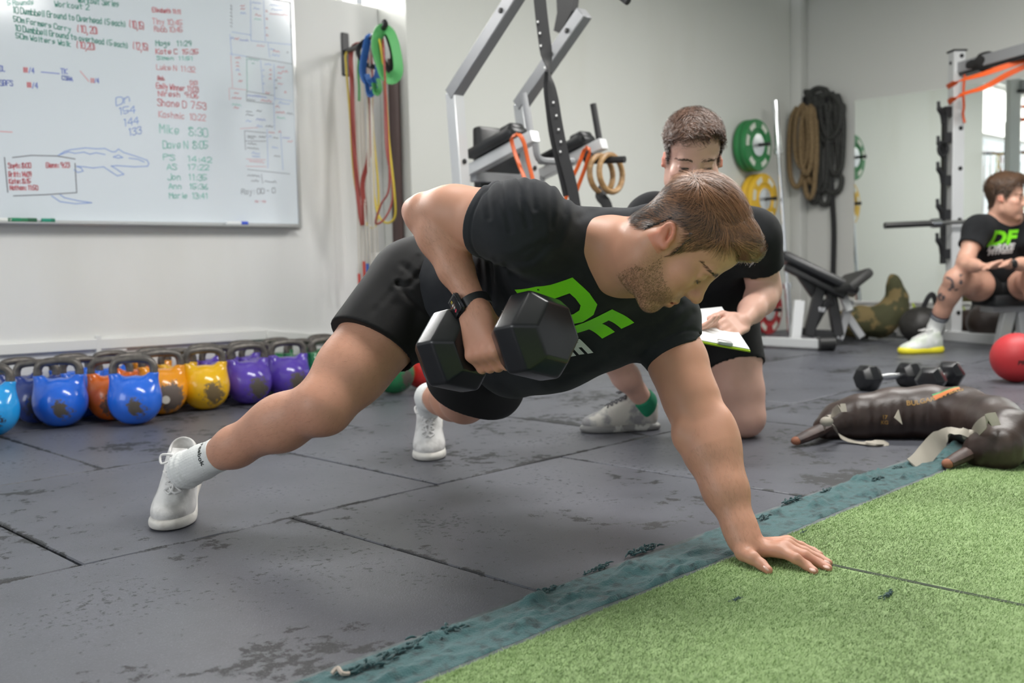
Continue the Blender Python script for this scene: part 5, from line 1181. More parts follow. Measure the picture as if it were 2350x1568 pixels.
tl = np.linalg.norm(nb_-pel)
tw_ = lambda x, y, z: pel+TM@np.array([x, y, z])
hd_k = 1.04
HF = np.array([.476, -.108, -.87]); HU = np.array([.817, -.302, .483])
hd = Head((.3225, 1.9434, .6575), HF, HU, hd_k)
# dumbbell in the right hand
d0, d1 = P(1046, 806, 2.045), P(1228, 772, 1.90); hx_ = nrm(d1-d0); gm_ = (d0+d1)/2
fo = gm_-RW_; fo = nrm(fo-hx_*(fo@hx_)); nh = np.cross(hx_, fo); nh = nh if nh[1] < 0 else -nh        # nh: towards the back of the hand
B = SDF()
hd.add(B, lids=1.0)
# neck and trunk
B.cap(nb_+Tu*-.03, hd.w(0, -.022, -.045), .068, .060, .05); B.cap(nb_, hd.w(0, .005, -.075), .058, .050, .04)
for q, s_ in ((RS, 1), (LS, -1)): B.cap(nb_, nb_+(q-nb_)*.8, .058, .050, .06)
B.cap(hd.w(.060, -.02, -.03), nb_+Tr*.02+Tf*.05, .016, .013, .03); B.cap(hd.w(-.060, -.02, -.03), nb_-Tr*.02+Tf*.05, .016, .013, .03)      # neck muscles
B.ell(tw_(0, .0, tl*.66), (.150, .105, .165), TM, .05); B.ell(tw_(0, 0, tl*.3), (.135, .095, .15), TM, .05); B.ell(pel, (.150, .105, .11), PM, .05)
# right arm
B.ell(RS, (.064,)*3, None, .05); ua = RE-RS
B.chain([RS, RS+ua*.35+np.array([0, 0, -.004]), RS+ua*.72+np.array([0, 0, .002]), RE], [.062, .060, .052, .044], .035)
B.ell(RS+ua*.62+np.array([0, .01, .010]), (.085, .048, .046), frame(np.cross(ua, (0, 1, 0)), ua), .03)      # triceps
fa = RW_-RE
B.chain([RE+np.array([-.006, 0, -.006]), RE+fa*.26+np.array([.006, -.004, .0]), RE+fa*.62, RW_, RW_+fa*.06], [.040, .049, .036, .0250, .0245], .016)
B.ell(RE+fa*.22+np.array([.020, -.008, .006]), (.036, .032, .070), frame(fa), .03); B.ell(P(948, 484, 2.165), (.024, .02, .026), None, .02)
# left arm
B.ell(LS, (.062,)*3, None, .05); ua2 = LE-LS; fa2 = LW_-LE
B.chain([LS, LS+ua2*.4, LS+ua2*.75, LE], [.061, .059, .054, .049], .04); B.ell(LS+ua2*.55+np.array([-.006, -.012, 0]), (.046, .046, .09), frame(ua2), .03)
B.chain([LE, LE+fa2*.22, LE+fa2*.58, LW_-fa2*.06, LW_], [.048, .051, .041, .0275, .027], .04); B.ell(LE+fa2*.18+np.array([.016, -.002, 0]), (.036, .040, .075), frame(fa2), .03)
B.ell(P(1566, 998, 2.13), (.022, .022, .03), None, .025); B.ell(P(1656, 1000, 2.13), (.024, .03, .05), None, .04)
# planted left hand
HW_ = G(1716, 1256, .034)
def g(px_, py_, z): return G(px_, py_, z)
mc = dict(i=g(1788, 1264, .033), m=g(1800, 1256, .036), r=g(1806, 1250, .033), p=g(1808, 1244, .028))
B.ell(g(1716, 1252, .036), (.030, .030, .026), None, .02)
for kx, z in (('i', .030), ('m', .032), ('r', .030), ('p', .026)): B.cap(g(1722, 1258, .030)+(mc[kx]-mc['m'])*.4, mc[kx], .0165, .0125, .014)
fingers(B, [([mc['i'], g(1826, 1282, .026), g(1852, 1299, .013), g(1869, 1311, .0085)], [.0118, .0105, .0090, .0078]),
            ([mc['m'], g(1846, 1275, .026), g(1880, 1293, .013), g(1901, 1304, .0085)], [.0118, .0106, .0092, .0080]),
            ([mc['r'], g(1846, 1266, .022), g(1882, 1282, .012), g(1902, 1292, .0085)], [.0112, .0100, .0087, .0076]),
            ([mc['p'], g(1838, 1253, .019), g(1866, 1265, .011), g(1882, 1273, .008)], [.0100, .0088, .0077, .0068]),
            ([g(1706, 1270, .026), g(1727, 1281, .024), g(1748, 1296, .015), g(1763, 1309, .0095)], [.0170, .0135, .0108, .0088])], k=.012)
# right hand closed round the handle
kn = [gm_+hx_*a+fo*.020+nh*.030 for a in (.034, .011, -.012, -.034)]            # knuckles, forefinger nearest the front head
wr = RW_+nh*.004
for i, kp in enumerate(kn): B.cap(wr+hx_*(.016-.011*i)+fo*.012, kp, .0195, .0128, .016)
B.ell((wr+gm_+nh*.02)/2+nh*.004, (.038, .022, .045), np.c_[hx_, nh, fo], .02)
fc = []
for i, kp in enumerate(kn):
    a = kp-nh*.0; p1 = a+fo*.026-nh*.026; p2 = p1-nh*.030-fo*.014; p3 = p2-fo*.026+nh*.006; sc2 = (1, 1.05, 1, .88)[i]
    fc.append(([a, p1, p2, p3], [.0122*sc2, .0108*sc2, .0095*sc2, .0080*sc2]))
th0 = wr+hx_*.022+fo*.02-nh*.008; fc.append(([th0, th0+hx_*.016+fo*.026-nh*.018, th0+hx_*.014+fo*.05-nh*.030, th0+hx_*.004+fo*.072-nh*.030], [.017, .0135, .011, .009]))
fingers(B, fc, k=.010)
# legs
def leg(H_, K_, A2, mus):
    t = K_-H_; s_ = A2-K_; B.chain([H_, H_+t*.35, H_+t*.72, K_], [.092, .084, .070, .058], .05)
    B.chain([K_, K_+s_*.28, K_+s_*.62, A2], [.056, .055, .043, .0315], .04); B.ell(K_+s_*.30+mus*.020, (.040, .040, .10), frame(s_), .04); B.ell(H_+t*.55-mus*.012, (.062, .06, .13), frame(t), .05)
up_r = nrm(np.cross(RA_-RK, (0, 1, 0))); up_r = up_r if up_r[2] > 0 else -up_r
leg(RH, RK, RA_, up_r); B.ell(RK-up_r*.008+np.array([.006, -.02, 0]), (.034, .034, .034), None, .05)
leg(LH, LK, LA_, np.array([0, 0, 1.]))
bme = B.mesh('body', .0024)
skin_cols(bme, (.57, .295, .20), [hd], beard=.50)
X = verts(bme); ca = bme.color_attributes['col']; buf = np.empty(len(X)*4, np.float32); ca.data.foreach_get('color', buf); buf = buf.reshape(-1, 4)
red = np.zeros(len(X))
for q_, r_ in ((g(1885, 1300, .01), .040), (g(1763, 1309, .01), .022), (mc['m'], .022), (g(1750, 1265, .02), .04), (gm_+fo*.02, .06), (P(948, 490, 2.15), .035), (RK, .05)): red = np.maximum(red, .45*np.exp(-((X-q_)**2).sum(1)/r_**2))
buf[:, :3] *= 1-red[:, None]*np.array([-.02, .22, .20]); ca.data.foreach_set('color', buf.ravel())      # ruddier hands, elbow and knee
body = link('body', bme, M_skin, mn)
# nails on the planted hand
nm_ = MB()
for a, b, w2 in ((g(1858, 1303, .02), g(1869, 1311, .0165), .0058), (g(1890, 1297, .02), g(1901, 1304, .017), .0058), (g(1891, 1286, .02), g(1902, 1292, .016), .0055), (g(1872, 1268, .018), g(1882, 1273, .0145), .005), (g(1752, 1299, .026), g(1762, 1308, .019), .007)):
    d = nrm(b-a); nm_.ell(a+(b-a)*.6+np.array([0, 0, -.0004]), (w2, .0075, .0022), np.c_[nrm(np.cross(d, (0, 0, 1))), d, np.cross(nrm(np.cross(d, (0, 0, 1))), d)], 10, 6)
tag(nm_.obj('fingernails', mat('fingernail', (.60, .37, .30), .38, coat=.08), body), kind='stuff')
# hair, brows, beard
def thickM(L, Nl):
    top = np.clip((L[:, 2]-.050)/.05, 0, 1); fr = np.clip((L[:, 1]-.02)/.06, 0, 1)*top
    return .0035+.007*top+.024*fr
def flowM(L, Nl):
    top = np.clip((L[:, 2]-.060)/.04, 0, 1)[:, None]; dn = np.c_[0*L[:, 0], -.55+0*L[:, 0], -1+0*L[:, 0]]; dn[:, 1] += np.clip(L[:, 1]*14, -.6, .8)
    fr = np.clip((L[:, 1]-.035)/.05, 0, 1)[:, None]
    return top*(np.array([-.30, 1., .10])*(1-fr)+np.array([-1., .25, .9])*fr)+(1-top)*dn
def lenM(L): return (.013+.040*np.clip((L[:, 2]-.055)/.05, 0, 1))*(1-.45*np.clip((L[:, 1]-.04)/.04, 0, 1))
hair(hd, bme, body, 16000, ((.028, .018, .014), (.40, .185, .090)), thickM, flowM, lenM, 5, -.004, .00095)
eyebrows(hd, bme, body, (.06, .035, .022), 150)
def bmask(X, Nn):
    L = hd.loc(X); x, y, z = np.abs(L[:, 0]), L[:, 1], L[:, 2]
    return (z < -.032-.25*np.clip(y-.03, 0, 1)+.7*np.clip(.032-y, 0, .035)) & (z > -.125) & (y > .0) & (x < .075) & ~((np.abs(z+.064) < .012) & (x < .024)) & (vnoise(X*1700, 6) < .15+np.clip((-.026-z-.25*np.clip(y-.03, 0, 1)+.7*np.clip(.032-y, 0, .035))/.03, 0, 1)*np.clip((y+.004)/.02, 0, 1))
body_hair(bme, bmask, 5600, .0050, (.19, .105, .055), body, lambda X: np.tile(-HU*.8+HF*.2, (len(X), 1)), 8, .0006, .6, 'beard')
segd = lambda X, a, b: np.linalg.norm(X-a-np.clip(((X-a)@(b-a))/((b-a)@(b-a)), 0, 1)[:, None]*(b-a), axis=1)
body_hair(bme, lambda X, Nn: (segd(X, RE+fa*.12, RW_) < .062) & (Nn@(-fa) < .8), 3200, .013, (.36, .205, .125), body, lambda X: np.tile(nrm(fa), (len(X), 1)), 9, .0002)
body_hair(bme, lambda X, Nn: segd(X, LE+fa2*.1, LW_) < .062, 3000, .012, (.36, .205, .125), body, lambda X: np.tile(nrm(fa2), (len(X), 1)), 10, .0002)
body_hair(bme, lambda X, Nn: (segd(X, RK+(RA_-RK)*.05, RA_) < .075)|(segd(X, RH+(RK-RH)*.45, RK) < .10), 6500, .013, (.37, .215, .135), body, lambda X: np.tile(nrm(RA_-RK), (len(X), 1)), 11, .0002)

# ---- T-shirt
S = SDF(); k = .05
S.ell(tw_(0, .006, tl*.70), (.180, .128, .170), TM, k); S.ell(tw_(0, .012, tl*.36), (.172, .125, .17), TM, k); S.ell(pel+Tu*.10, (.168, .125, .10), PM, k)
S.chain([P(1490, 712, 2.24), P(1380, 745, 2.27), P(1270, 785, 2.34), P(1180, 815, 2.40)], [.078, .092, .105, .105], .06)
for q in (RS, LS): S.cap(nb_-Tu*.035-Tf*.01, nb_+(q-nb_)*.85, .070, .066, .06)
rc = RS+ua*.38; ra_n = nrm(ua+np.array([-.02, 0, .05])); sl = SDF(); sl.ell(RS, (.080,)*3, None, .05).chain([RS+ua*.02, RS+ua*.62], [.080, .076], .04); sl.cut(rc, ra_n, .004); sl.cap(rc-ra_n*.035, rc+ra_n*.1, .0665, .0665, .004, 's'); S.sub(sl, .045)
lc = P(1562, 818, 2.235); la_n = nrm(ua2+np.array([.02, 0, .02])); sl = SDF(); sl.ell(LS, (.074,)*3, None, .05).chain([LS, LS+ua2*.44], [.073, .069], .04); sl.cut(lc, la_n, .004); sl.cap(lc-la_n*.03, lc+la_n*.1, .0625, .0625, .004, 's'); S.sub(sl, .045)
nk = hd.C-nb_; S.cap(nb_-Tf*.02, nb_+nk*.52-Tf*.034, .074, .060, .04)
S.cap(nb_+Tf*.020+nk*.50, nb_+nk*1.1+Tf*.02, .060, .085, .006, 's'); S.cap(nb_+Tf*.088+nk*.20, nb_+Tf*.065+nk*.65, .048, .064, .02, 's')
FOLDS = [([(1122, 412), (1117, 450), (1122, 500)], 4, .0034), ([(1152, 416), (1156, 460), (1172, 530)], 4, .0040), ([(1190, 412), (1196, 460), (1212, 520)], 4, .0042), ([(1216, 412), (1222, 450), (1228, 480)], 4, .0032), ([(1262, 416), (1268, 470), (1266, 520)], 4, .0030),
         ([(1292, 425), (1290, 490), (1266, 555), (1215, 596), (1160, 606)], 6, .0055), ([(1300, 432), (1300, 500), (1278, 560)], 5, .0035), ([(1140, 596), (1190, 588), (1245, 556)], 5, .0035), ([(1104, 600), (1106, 650), (1104, 700)], 4, .0036), ([(1122, 606), (1128, 660), (1126, 700)], 4, .0040), ([(1146, 612), (1154, 650), (1170, 680)], 5, .0036), ([(1165, 612), (1195, 645), (1240, 655)], 5, .0032),
         ([(1330, 500), (1400, 470), (1480, 470)], 6, .0024), ([(1500, 745), (1455, 765), (1400, 800)], 6, .003), ([(1560, 700), (1500, 760), (1475, 800)], 6, .0032), ([(1590, 720), (1540, 770), (1500, 800)], 6, .0026), ([(1270, 580), (1330, 620), (1350, 650)], 7, .0028), ([(1425, 800), (1330, 850), (1260, 880)], 6, .003), ([(1180, 700), (1220, 690), (1260, 668)], 6, .003)]
def ridge(X, folds):
    q = pix(X); o = np.zeros(len(X))
    for pts, w2, amp in folds:
        pts = np.array(pts, float); d = np.full(len(X), 1e9)
        for a, b in zip(pts[:-1], pts[1:]):
            ab = b-a; t = np.clip(((q-a)@ab)/(ab@ab), 0, 1); d = np.minimum(d, np.hypot(*(q-a-t[:, None]*ab).T))
        w2 = w2*1.45; amp = amp*.72; o += amp*(np.exp(-(d/w2)**2)-.35*np.exp(-((d-w2*2)/w2)**2))
    return o
def shirt_disp(X):
    o = ridge(X, FOLDS)*(X[:, 1] < 2.36)
    o += .004*(fbm(np.c_[X[:, 0]*16, X[:, 1]*9, X[:, 2]*16], 3, 12)-.45)
    for c, n in ((rc, ra_n), (lc, la_n)):
        d = (X-c)@n; near = np.linalg.norm(X-c, axis=1) < .14; o += near*(.0022*np.exp(-((d+.022)/.003)**2))
    return o
M_tee = mat('charcoal_cotton', (.016, .0175, .021), .85, col2=(.024, .026, .031), nscale=9, bump=.5, bscale=900, sheen=.06, spec=.2, bdist=.0006)
sme = S.mesh('t_shirt', .0031, disp=shirt_disp); shirt = link('t_shirt', sme, M_tee, mn); shB = bvh_of(sme)
M_lime = mat('lime_print', (.20, .72, .012), .5); M_wprint = mat('white_print', (.72, .74, .74), .55)
def chest_print(b, par, p0, n, rd, up, k=1.0, names=('DF', 'DRIVE', 'FITNESS'), sh=0.):
    n = nrm(n); rd = nrm(rd-n*(rd@n)); up = nrm(np.cross(n, rd)) if np.cross(n, rd)@up > 0 else -nrm(np.cross(n, rd))
    for tx, sz, dy, m, bo, sx in ((names[0], .125, 0, M_lime, .0060, 1.12), (names[1], .052, -.056, M_wprint, .0026, 1.12), (names[2], .037, -.086, M_wprint, .0018, 1.12)):
        me = text_mesh(tx, sz*k, .22, bo*k, spacing=1.0)
        drape(me, b, p0+up*dy*k+rd*(sh if tx != names[0] else 0), rd*sx, up, -n, .0019, 'chest_print', m, par, .10, sub=2)
p0, n0 = cam_hit(shB, 1306, 722)
chest_print(shB, shirt, p0, n0 if n0[1] < 0 else -n0, -Tr*math.cos(.05)-Tu*math.sin(.05), Tu, 1.28, sh=.028)

# ---- shorts
Q = SDF(); Q.ell(pel, (.182, .140, .125), PM, .05); Q.ell(pel+Tu*.07, (.168, .128, .09), PM, .05)
tr_, tl_ = RK-RH, LK-LH
rcut = P(862, 800, 2.29); rn = nrm(nrm(tr_)+np.array([.10, .0, -.05])); q1 = SDF(); q1.chain([RH, RH+tr_*.66], [.114, .102], .05).cut(rcut, rn, .004); q1.cap(rcut-rn*.05, rcut+rn*.2, .089, .089, .004, 's'); Q.sub(q1, .05)
lcut = P(1095, 908, 2.62); ln_ = nrm(nrm(tl_)*.7+np.array([-.30, .2, -.55])); q2 = SDF(); q2.chain([LH, LH+tl_*1.0], [.112, .108], .05).chain([P(1110, 790, 2.44), P(1125, 885, 2.60)], [.098, .092], .05).cut(lcut, ln_, .004); q2.cap(LH+tl_*.72, LH+tl_*1.4, .082, .082, .004, 's'); Q.sub(q2, .05)
Q.ell(P(965, 665, 2.44), (.110, .12, .110), None, .05)
SF = [([(958, 590), (900, 668), (826, 752)], 4, .0026), ([(990, 600), (940, 655), (914, 652)], 4, .0045), ([(914, 652), (945, 688), (985, 716)], 5, .0036), ([(905, 700), (890, 745), (885, 780)], 7, .0022), ([(955, 720), (938, 780), (925, 815)], 8, .0024), ([(860, 715), (852, 750), (846, 775)], 6, .002), ([(1060, 870), (1110, 885), (1165, 890)], 7, .0026), ([(925, 610), (955, 635), (1005, 640)], 5, .003)]
def shorts_disp(X):
    hem = np.clip(-((X-rcut)@rn)/.05-.3, 0, 1)*np.clip(-((X-lcut)@ln_)/.05-.3, 0, 1); hem = np.where(X[:, 0] > -.12, np.clip(-((X-lcut)@ln_)/.05-.3, 0, 1), np.clip(-((X-rcut)@rn)/.05-.3, 0, 1))
    return ridge(X, SF)*(X[:, 1] < 2.7)*hem+.004*(fbm(X*9, 2, 21)-.45)
M_shorts = mat('black_nylon', (.0065, .0065, .007), .68, bump=.3, bscale=700, sheen=.02, spec=.25, bdist=.0005)
qme = Q.mesh('shorts', .0042, disp=shorts_disp); shorts = link('shorts', qme, M_shorts, mn)

# ---- socks and shoes
M_sock = mat('white_ribbed_sock', (.72, .73, .72), .8, bump=.4, bscale=500); M_sup = mat('white_mesh_upper', (.72, .71, .70), .6, col2=(.42, .41, .40), nscale=18, nlo=.46, nhi=.68, bump=.4, bscale=500); M_ssole = mat('offwhite_foam', (.66, .64, .60), .55, col2=(.45, .42, .38), nscale=25, nlo=.5, nhi=.8); M_lace = mat('white_laces', (.70, .69, .68), .7)
bl1 = G(402, 1196, .0); sh1 = Shoe(bl1, (.10, -1, 0), (0, 0, 1), math.radians(35), 1.0, .10)
sh2b = G(986, 1046, 0); sh2 = Shoe(sh2b, (.03, -1, 0), (0, 0, 1), math.radians(42), 1.0)
def sock(S_, top, foot, A2, r1, wr_):
    d = A2-top; S_.chain([top, top+d*.55, A2, foot], [r1, r1*.93, .040, .036], .02); S_.cut(top+d*.02, -d, .003)
def sockdisp(top, A2):
    ax2 = nrm(A2-top); fr_ = frame(ax2)
    def f(X):
        t = (X-top)@ax2; l = (X-top)@fr_; th = np.arctan2(l[:, 1], l[:, 0]); return .0009*np.sin(th*38)*(t > .03)-.0035*np.exp(-((t-.13)/.006)**2)-.003*np.exp(-((t-.112)/.005)**2)-.0025*np.exp(-((t-.148)/.006)**2)
    return f
M_ink = mat('black_knit_print', (.015, .02, .02), .6)
for top, A2, shoe, tx in ((RA_+(RK-RA_)*.27, RA_, sh1, 'reebok'), (LA_+(LK-LA_)*.16, LA_, sh2, None)):
    K2 = SDF(); top = np.asarray(top); sock(K2, top, shoe.w(0, .07, .07), A2, .0425, 0)
    kme = K2.mesh('sock', .0032, disp=sockdisp(top, A2)); so = link('sock', kme, M_sock, mn)
    if tx:
        bk = bvh_of(kme); p, n = cam_hit(bk, 458, 1046); ax2 = nrm(A2-top); rd = np.cross(ax2, n); rd = nrm(rd if rd[0] > 0 else -rd)
        if p is not None: drape(text_mesh(tx, .019, 0, .0003), bk, p-rd*.004+nrm(np.cross(n, rd))*0-nrm(np.cross(n, rd))*0, rd, nrm(np.cross(n, rd)), -n, .0008, 'knit_lettering', M_ink, so, .05, sub=1)
    shoe.build(mn, M_sup, M_ssole, M_lace, .0036)
# ---- watch
wx = nrm(fa); wc = RW_-fa*.0; WR = frame(wx, nh)
wt = MB(); ring = [wc+WR@np.array([.0345*math.cos(a), .0345*math.sin(a)*.92, 0]) for a in [2*math.pi*i/28 for i in range(28)]]
wt.tube(ring, .0125, 8, close=True, flat=(.16, 1)) if False else None
for i in range(28):
    a0, a1 = ring[i], ring[(i+1) % 28]
rings = []
for i in range(28):
    c = ring[i]; o_ = nrm(c-wc); rings.append([c-wx*.0125-o_*.001, c+wx*.0125-o_*.001, c+wx*.0115+o_*.0022, c-wx*.0115+o_*.0022])
wt.loft(rings, close=True); wo_ = wt.obj('smart_watch', mat('black_watch_strap', (.016, .017, .019), .45), mn)
pw_, nw_ = P(1078, 719, 1.99), None
wn2 = nrm(nh*.95-hx_*.34); cs_ = wc+wn2*.0385; Wm = np.c_[nrm(np.cross(wx, wn2)), wx, wn2]
MB().box(cs_, (.040, .045, .0125), Wm, bev=.0058).obj('watch_case', mat('dark_watch_case', (.03, .032, .036), .2, .6), wo_)
MB().box(cs_+wn2*.0058, (.035, .040, .002), Wm, bev=.0009).obj('watch_screen', mat('watch_glass', (.004, .004, .005), .06, coat=.6), wo_)
for j, (tx, cl2) in enumerate((('09', (.8, .05, .1)), ('41', (.7, .7, .7)), ('10', (.75, .75, .75)), ('52', (.7, .55, .05)))):
    me = text_mesh(tx, .0072, 0, 0); o = link('screen_digits', me, mat('digits', cl2, .5, emit=.35), wo_, False); Q4 = Matrix(np.c_[Wm[:, 0], Wm[:, 1], Wm[:, 2]].tolist()).to_4x4(); Q4.translation = Vector(cs_+wn2*.0073+Wm[:, 1]*(.010-.0068*j)+Wm[:, 0]*.004); o.matrix_local = world_mat(wo_).inverted() @ Q4
# ---- the dumbbell he holds
dumbbell(d0, d1, .078, .118, 'large black hex dumbbell held by the planking man', 0.26, .0165)
print('main man', round(time.time()-T0, 1))
# ================================================================== the two men behind
def limb_arm(S, a, b, c, k=1.0):
    u, f = b-a, c-b; S.ell(a, (.060*k,)*3, None, .05); S.chain([a, a+u*.4, a+u*.8, b], [.057*k, .054*k, .046*k, .042*k], .035)
    S.chain([b, b+f*.25, b+f*.62, c], [.042*k, .046*k, .036*k, .027*k], .03)
def limb_leg(S, h, kn_, an, k=1.0):
    t, s_ = kn_-h, an-kn_; S.chain([h, h+t*.35, h+t*.75, kn_], [.092*k, .084*k, .068*k, .056*k], .05); S.chain([kn_, kn_+s_*.28, kn_+s_*.65, an], [.054*k, .054*k, .043*k, .034*k], .04)
    bk = np.cross(np.cross(t, s_), s_); bk = nrm(bk) if np.linalg.norm(bk) > 1e-6 else np.array([0, 1., 0]); bk = bk if bk@t < 0 else -bk
    S.ell(kn_+s_*.30+bk*.018, (.040*k, .040*k, .10*k), frame(s_), .04)
def hand(S, wr, d, pn, k=1.0, curl=.5, spread=.012, side=1):
    """wrist, pointing direction, palm normal; five fingers, thumb leaving the side"""
    d = nrm(d); pn = nrm(pn-d*(pn@d)); x = np.cross(d, pn)*side
    S.slab(wr+d*.045*k, (.074*k, .024*k, .085*k), np.c_[x, np.cross(d, x), d], .011*k, .012)
    L4 = (.072, .080, .075, .060); ch = []
    for i in range(4):
        o = x*(.029-.0195*i)*k; a = wr+d*.082*k+o; dd = nrm(d+x*(spread*(1.5-i)*2.5)); pts = [a]; ang = 0
        for q, fr in enumerate((.45, .31, .24)):
            ang += curl*(.7, .9, .6)[q]; pts.append(pts[-1]+(dd*math.cos(ang)+pn*math.sin(ang))*L4[i]*fr*k)
        ch.append((pts, [.0096*k, .0088*k, .0078*k, .0066*k]))
    a = wr+d*.022*k+x*.026*k; t1 = nrm(d*.75+x*.75+pn*.25); t2 = nrm(d+x*.25+pn*.35*(.5+curl)); ch.append(([a, a+t1*.036*k, a+t1*.036*k+t2*.030*k, a+t1*.036*k+t2*.054*k], [.0135*k, .0115*k, .0098*k, .0078*k]))
    fingers(S, ch, k=.010)
def trunk(S, pel_, nb2, rs_, ls_, rh_, lh_, grow=0., k=.05):
    U_ = nrm(nb2-pel_); r_ = rs_-ls_; r_ = nrm(r_-U_*(r_@U_)); M2 = np.c_[r_, np.cross(U_, r_), U_]; l_ = np.linalg.norm(nb2-pel_); w2 = lambda x, y, z: pel_+M2@np.array([x, y, z])
    S.ell(w2(0, 0, l_*.68), (.158+grow, .112+grow, .165), M2, k); S.ell(w2(0, .008, l_*.34), (.142+grow*1.3, .105+grow*1.3, .16), M2, k)
    for q in (rs_, ls_): S.cap(nb2-U_*.03, nb2+(q-nb2)*.85, .060+grow*.6, .058+grow*.6, .06)
    return M2
def sleeve(S, a, b, t, r, hollow):
    u = b-a; c = a+u*t; n = nrm(u); q = SDF(); q.ell(a, (r+.006,)*3, None, .05).chain([a, a+u*(t+.12)], [r, r-.002], .04).cut(c, n, .004); q.cap(c-n*.03, c+n*.1, hollow, hollow, .004, 's'); S.sub(q, .045)
def short_thick(L, Nl): return .005+.012*np.clip((L[:, 2]-.05)/.05, 0, 1)+.010*np.clip((L[:, 1]-.03)/.05, 0, 1)*np.clip((L[:, 2]-.05)/.04, 0, 1)
def short_flow(L, Nl):
    top = np.clip((L[:, 2]-.06)/.04, 0, 1)[:, None]; dn = np.c_[0*L[:, 0], -.5+0*L[:, 0], -1+0*L[:, 0]]; dn[:, 1] += np.clip(L[:, 1]*14, -.5, .9)
    return top*np.array([.35, .7, .5])+(1-top)*dn
def short_len(L): return .011+.017*np.clip((L[:, 2]-.05)/.05, 0, 1)
M_blacktee = mat('black_cotton', (.009, .0095, .011), .85, col2=(.014, .015, .017), nscale=9, bump=.4, bscale=700, sheen=.04, spec=.2, bdist=.0006)
# ---- kneeling man with the clipboard
kn2 = empty('person', G(1600, 985), 'kneeling man in black reading a clipboard, partly hidden behind the planking man', 'person')
k_RS, k_RE, k_RW = P(1498, 508, 3.22), P(1452, 650, 3.22), P(1540, 765, 3.02)
k_LS, k_LE, k_LW = P(1728, 545, 3.22), P(1757, 672, 3.30), P(1704, 738, 3.06)
k_RH, k_RK, k_RA = P(1560, 730, 3.55), P(1348, 748, 3.38), P(1480, 922, 3.62)
k_LH, k_LK, k_LA = P(1665, 735, 3.52), G(1712, 960, .062), P(1700, 925, 3.86); k_LK = P(1708, 955, 3.44)
k_pel = (k_RH+k_LH)/2; k_nb = P(1610, 475, 3.26); kh = Head(P(1588, 372, 3.06), (-.04, -.90, -.40), (.02, -.40, .90), 1.05)
S = SDF(); kh.add(S, lids=.2); S.cap(k_nb-np.array([0, -.02, .03]), kh.w(0, -.02, -.05), .064, .058, .05)
M2 = trunk(S, k_pel, k_nb, k_RS, k_LS, k_RH, k_LH); limb_arm(S, k_RS, k_RE, k_RW); limb_arm(S, k_LS, k_LE, k_LW, 1.04); limb_leg(S, k_RH, k_RK, k_RA); limb_leg(S, k_LH, k_LK, k_LA, 1.12)
S.ell(k_LK+np.array([.0, -.02, -.01]), (.058, .055, .055), None, .03)
# clipboard frame
cb = [P(1596, 712, 3.10), P(1656, 706, 3.12), P(1720, 803, 2.90), P(1606, 782, 2.88)]
cbn = nrm(np.cross(cb[1]-cb[0], cb[3]-cb[0])); cbn = cbn if cbn[2] > 0 else -cbn
tip = P(1664, 748, 3.00); hd_ = nrm(tip-k_LW+np.array([0, -.02, -.01])); hand(S, k_LW, hd_, -cbn*.5+np.array([-.75, .0, -.2]), 1.0, .45, .008, -1)
hand(S, k_RW, (.75, -.35, .1), (.1, .1, 1), 1.0, .35, .01, 1)
me = S.mesh('body', .0052); skin_cols(me, (.68, .41, .33), [kh], beard=-.12, ears=1.2); kb_ = link('body', me, M_skin, kn2)
hair(kh, me, kb_, 5200, ((.035, .020, .015), (.15, .075, .045)), short_thick, short_flow, short_len, 15, .006, .0014, .5); eyebrows(kh, me, kb_, (.05, .03, .02), 90)
em = MB()
for q in (-1, 1):
    em.ell(kh.w(q*.031, .0868, .0085), (.0120, .0035, .0036), kh.M, 10, 6)
em.obj('eyes', mat('dark_eyes', (.03, .02, .018), .25), kb_)
S = SDF(); trunk(S, k_pel-(k_nb-k_pel)*.04, k_nb, k_RS, k_LS, k_RH, k_LH, .022); S.ell(k_pel+np.array([0, 0, .06]), (.17, .13, .10), M2, .05); sleeve(S, k_RS, k_RE, .62, .078, .066); sleeve(S, k_LS, k_LE, .55, .080, .068)
S.cap(k_nb+np.array([0, -.01, .0]), kh.w(0, -.01, -.06), .068, .085, .006, 's')
me = S.mesh('t_shirt', .0065, disp=lambda X: .008*(fbm(X*13, 3, 31)-.45)); link('t_shirt', me, M_blacktee, kn2)
S = SDF(); S.ell(k_pel, (.175, .135, .12), M2, .05); a, b = k_LK-k_LH, k_RK-k_RH; c = P(1690, 842, 3.47); n = nrm(nrm(a)+np.array([.0, -.2, .0])); q = SDF(); q.chain([k_LH, k_LH+a*.70], [.112, .105], .05).cut(c, n, .004); q.cap(c-n*.05, c+n*.2, .093, .093, .004, 's'); S.sub(q, .05); q = SDF(); q.chain([k_RH, k_RH+b*.75], [.108, .096], .05).cut(k_RH+b*.62, nrm(b), .004); S.sub(q, .05)
me = S.mesh('shorts', .0065, disp=lambda X: .007*(fbm(X*11, 3, 33)-.45)); link('shorts', me, M_shorts, kn2)
k_ball = G(1396, 990); ks = Shoe(k_ball, (-1, -.14, 0), bend=0, k=1.0)
M_gs = mat('grey_mesh_upper', (.50, .49, .45), .6, col2=(.24, .24, .25), nscale=14, nlo=.5, nhi=.62, bump=.4, bscale=300); M_gsole = mat('grey_foam', (.20, .20, .20), .55, col2=(.42, .42, .40), nscale=22, nlo=.52, nhi=.58)
S = SDF(); S.chain([k_RA+(k_RK-k_RA)*.10, k_RA, ks.w(0, .06, .06)], [.039, .040, .040], .02); S.cut(k_RA+(k_RK-k_RA)*.07, k_RK-k_RA, .003, .1); link('ankle_sock', S.mesh('ankle_sock', .005), mat('green_sock', (.01, .22, .11), .8), kn2)
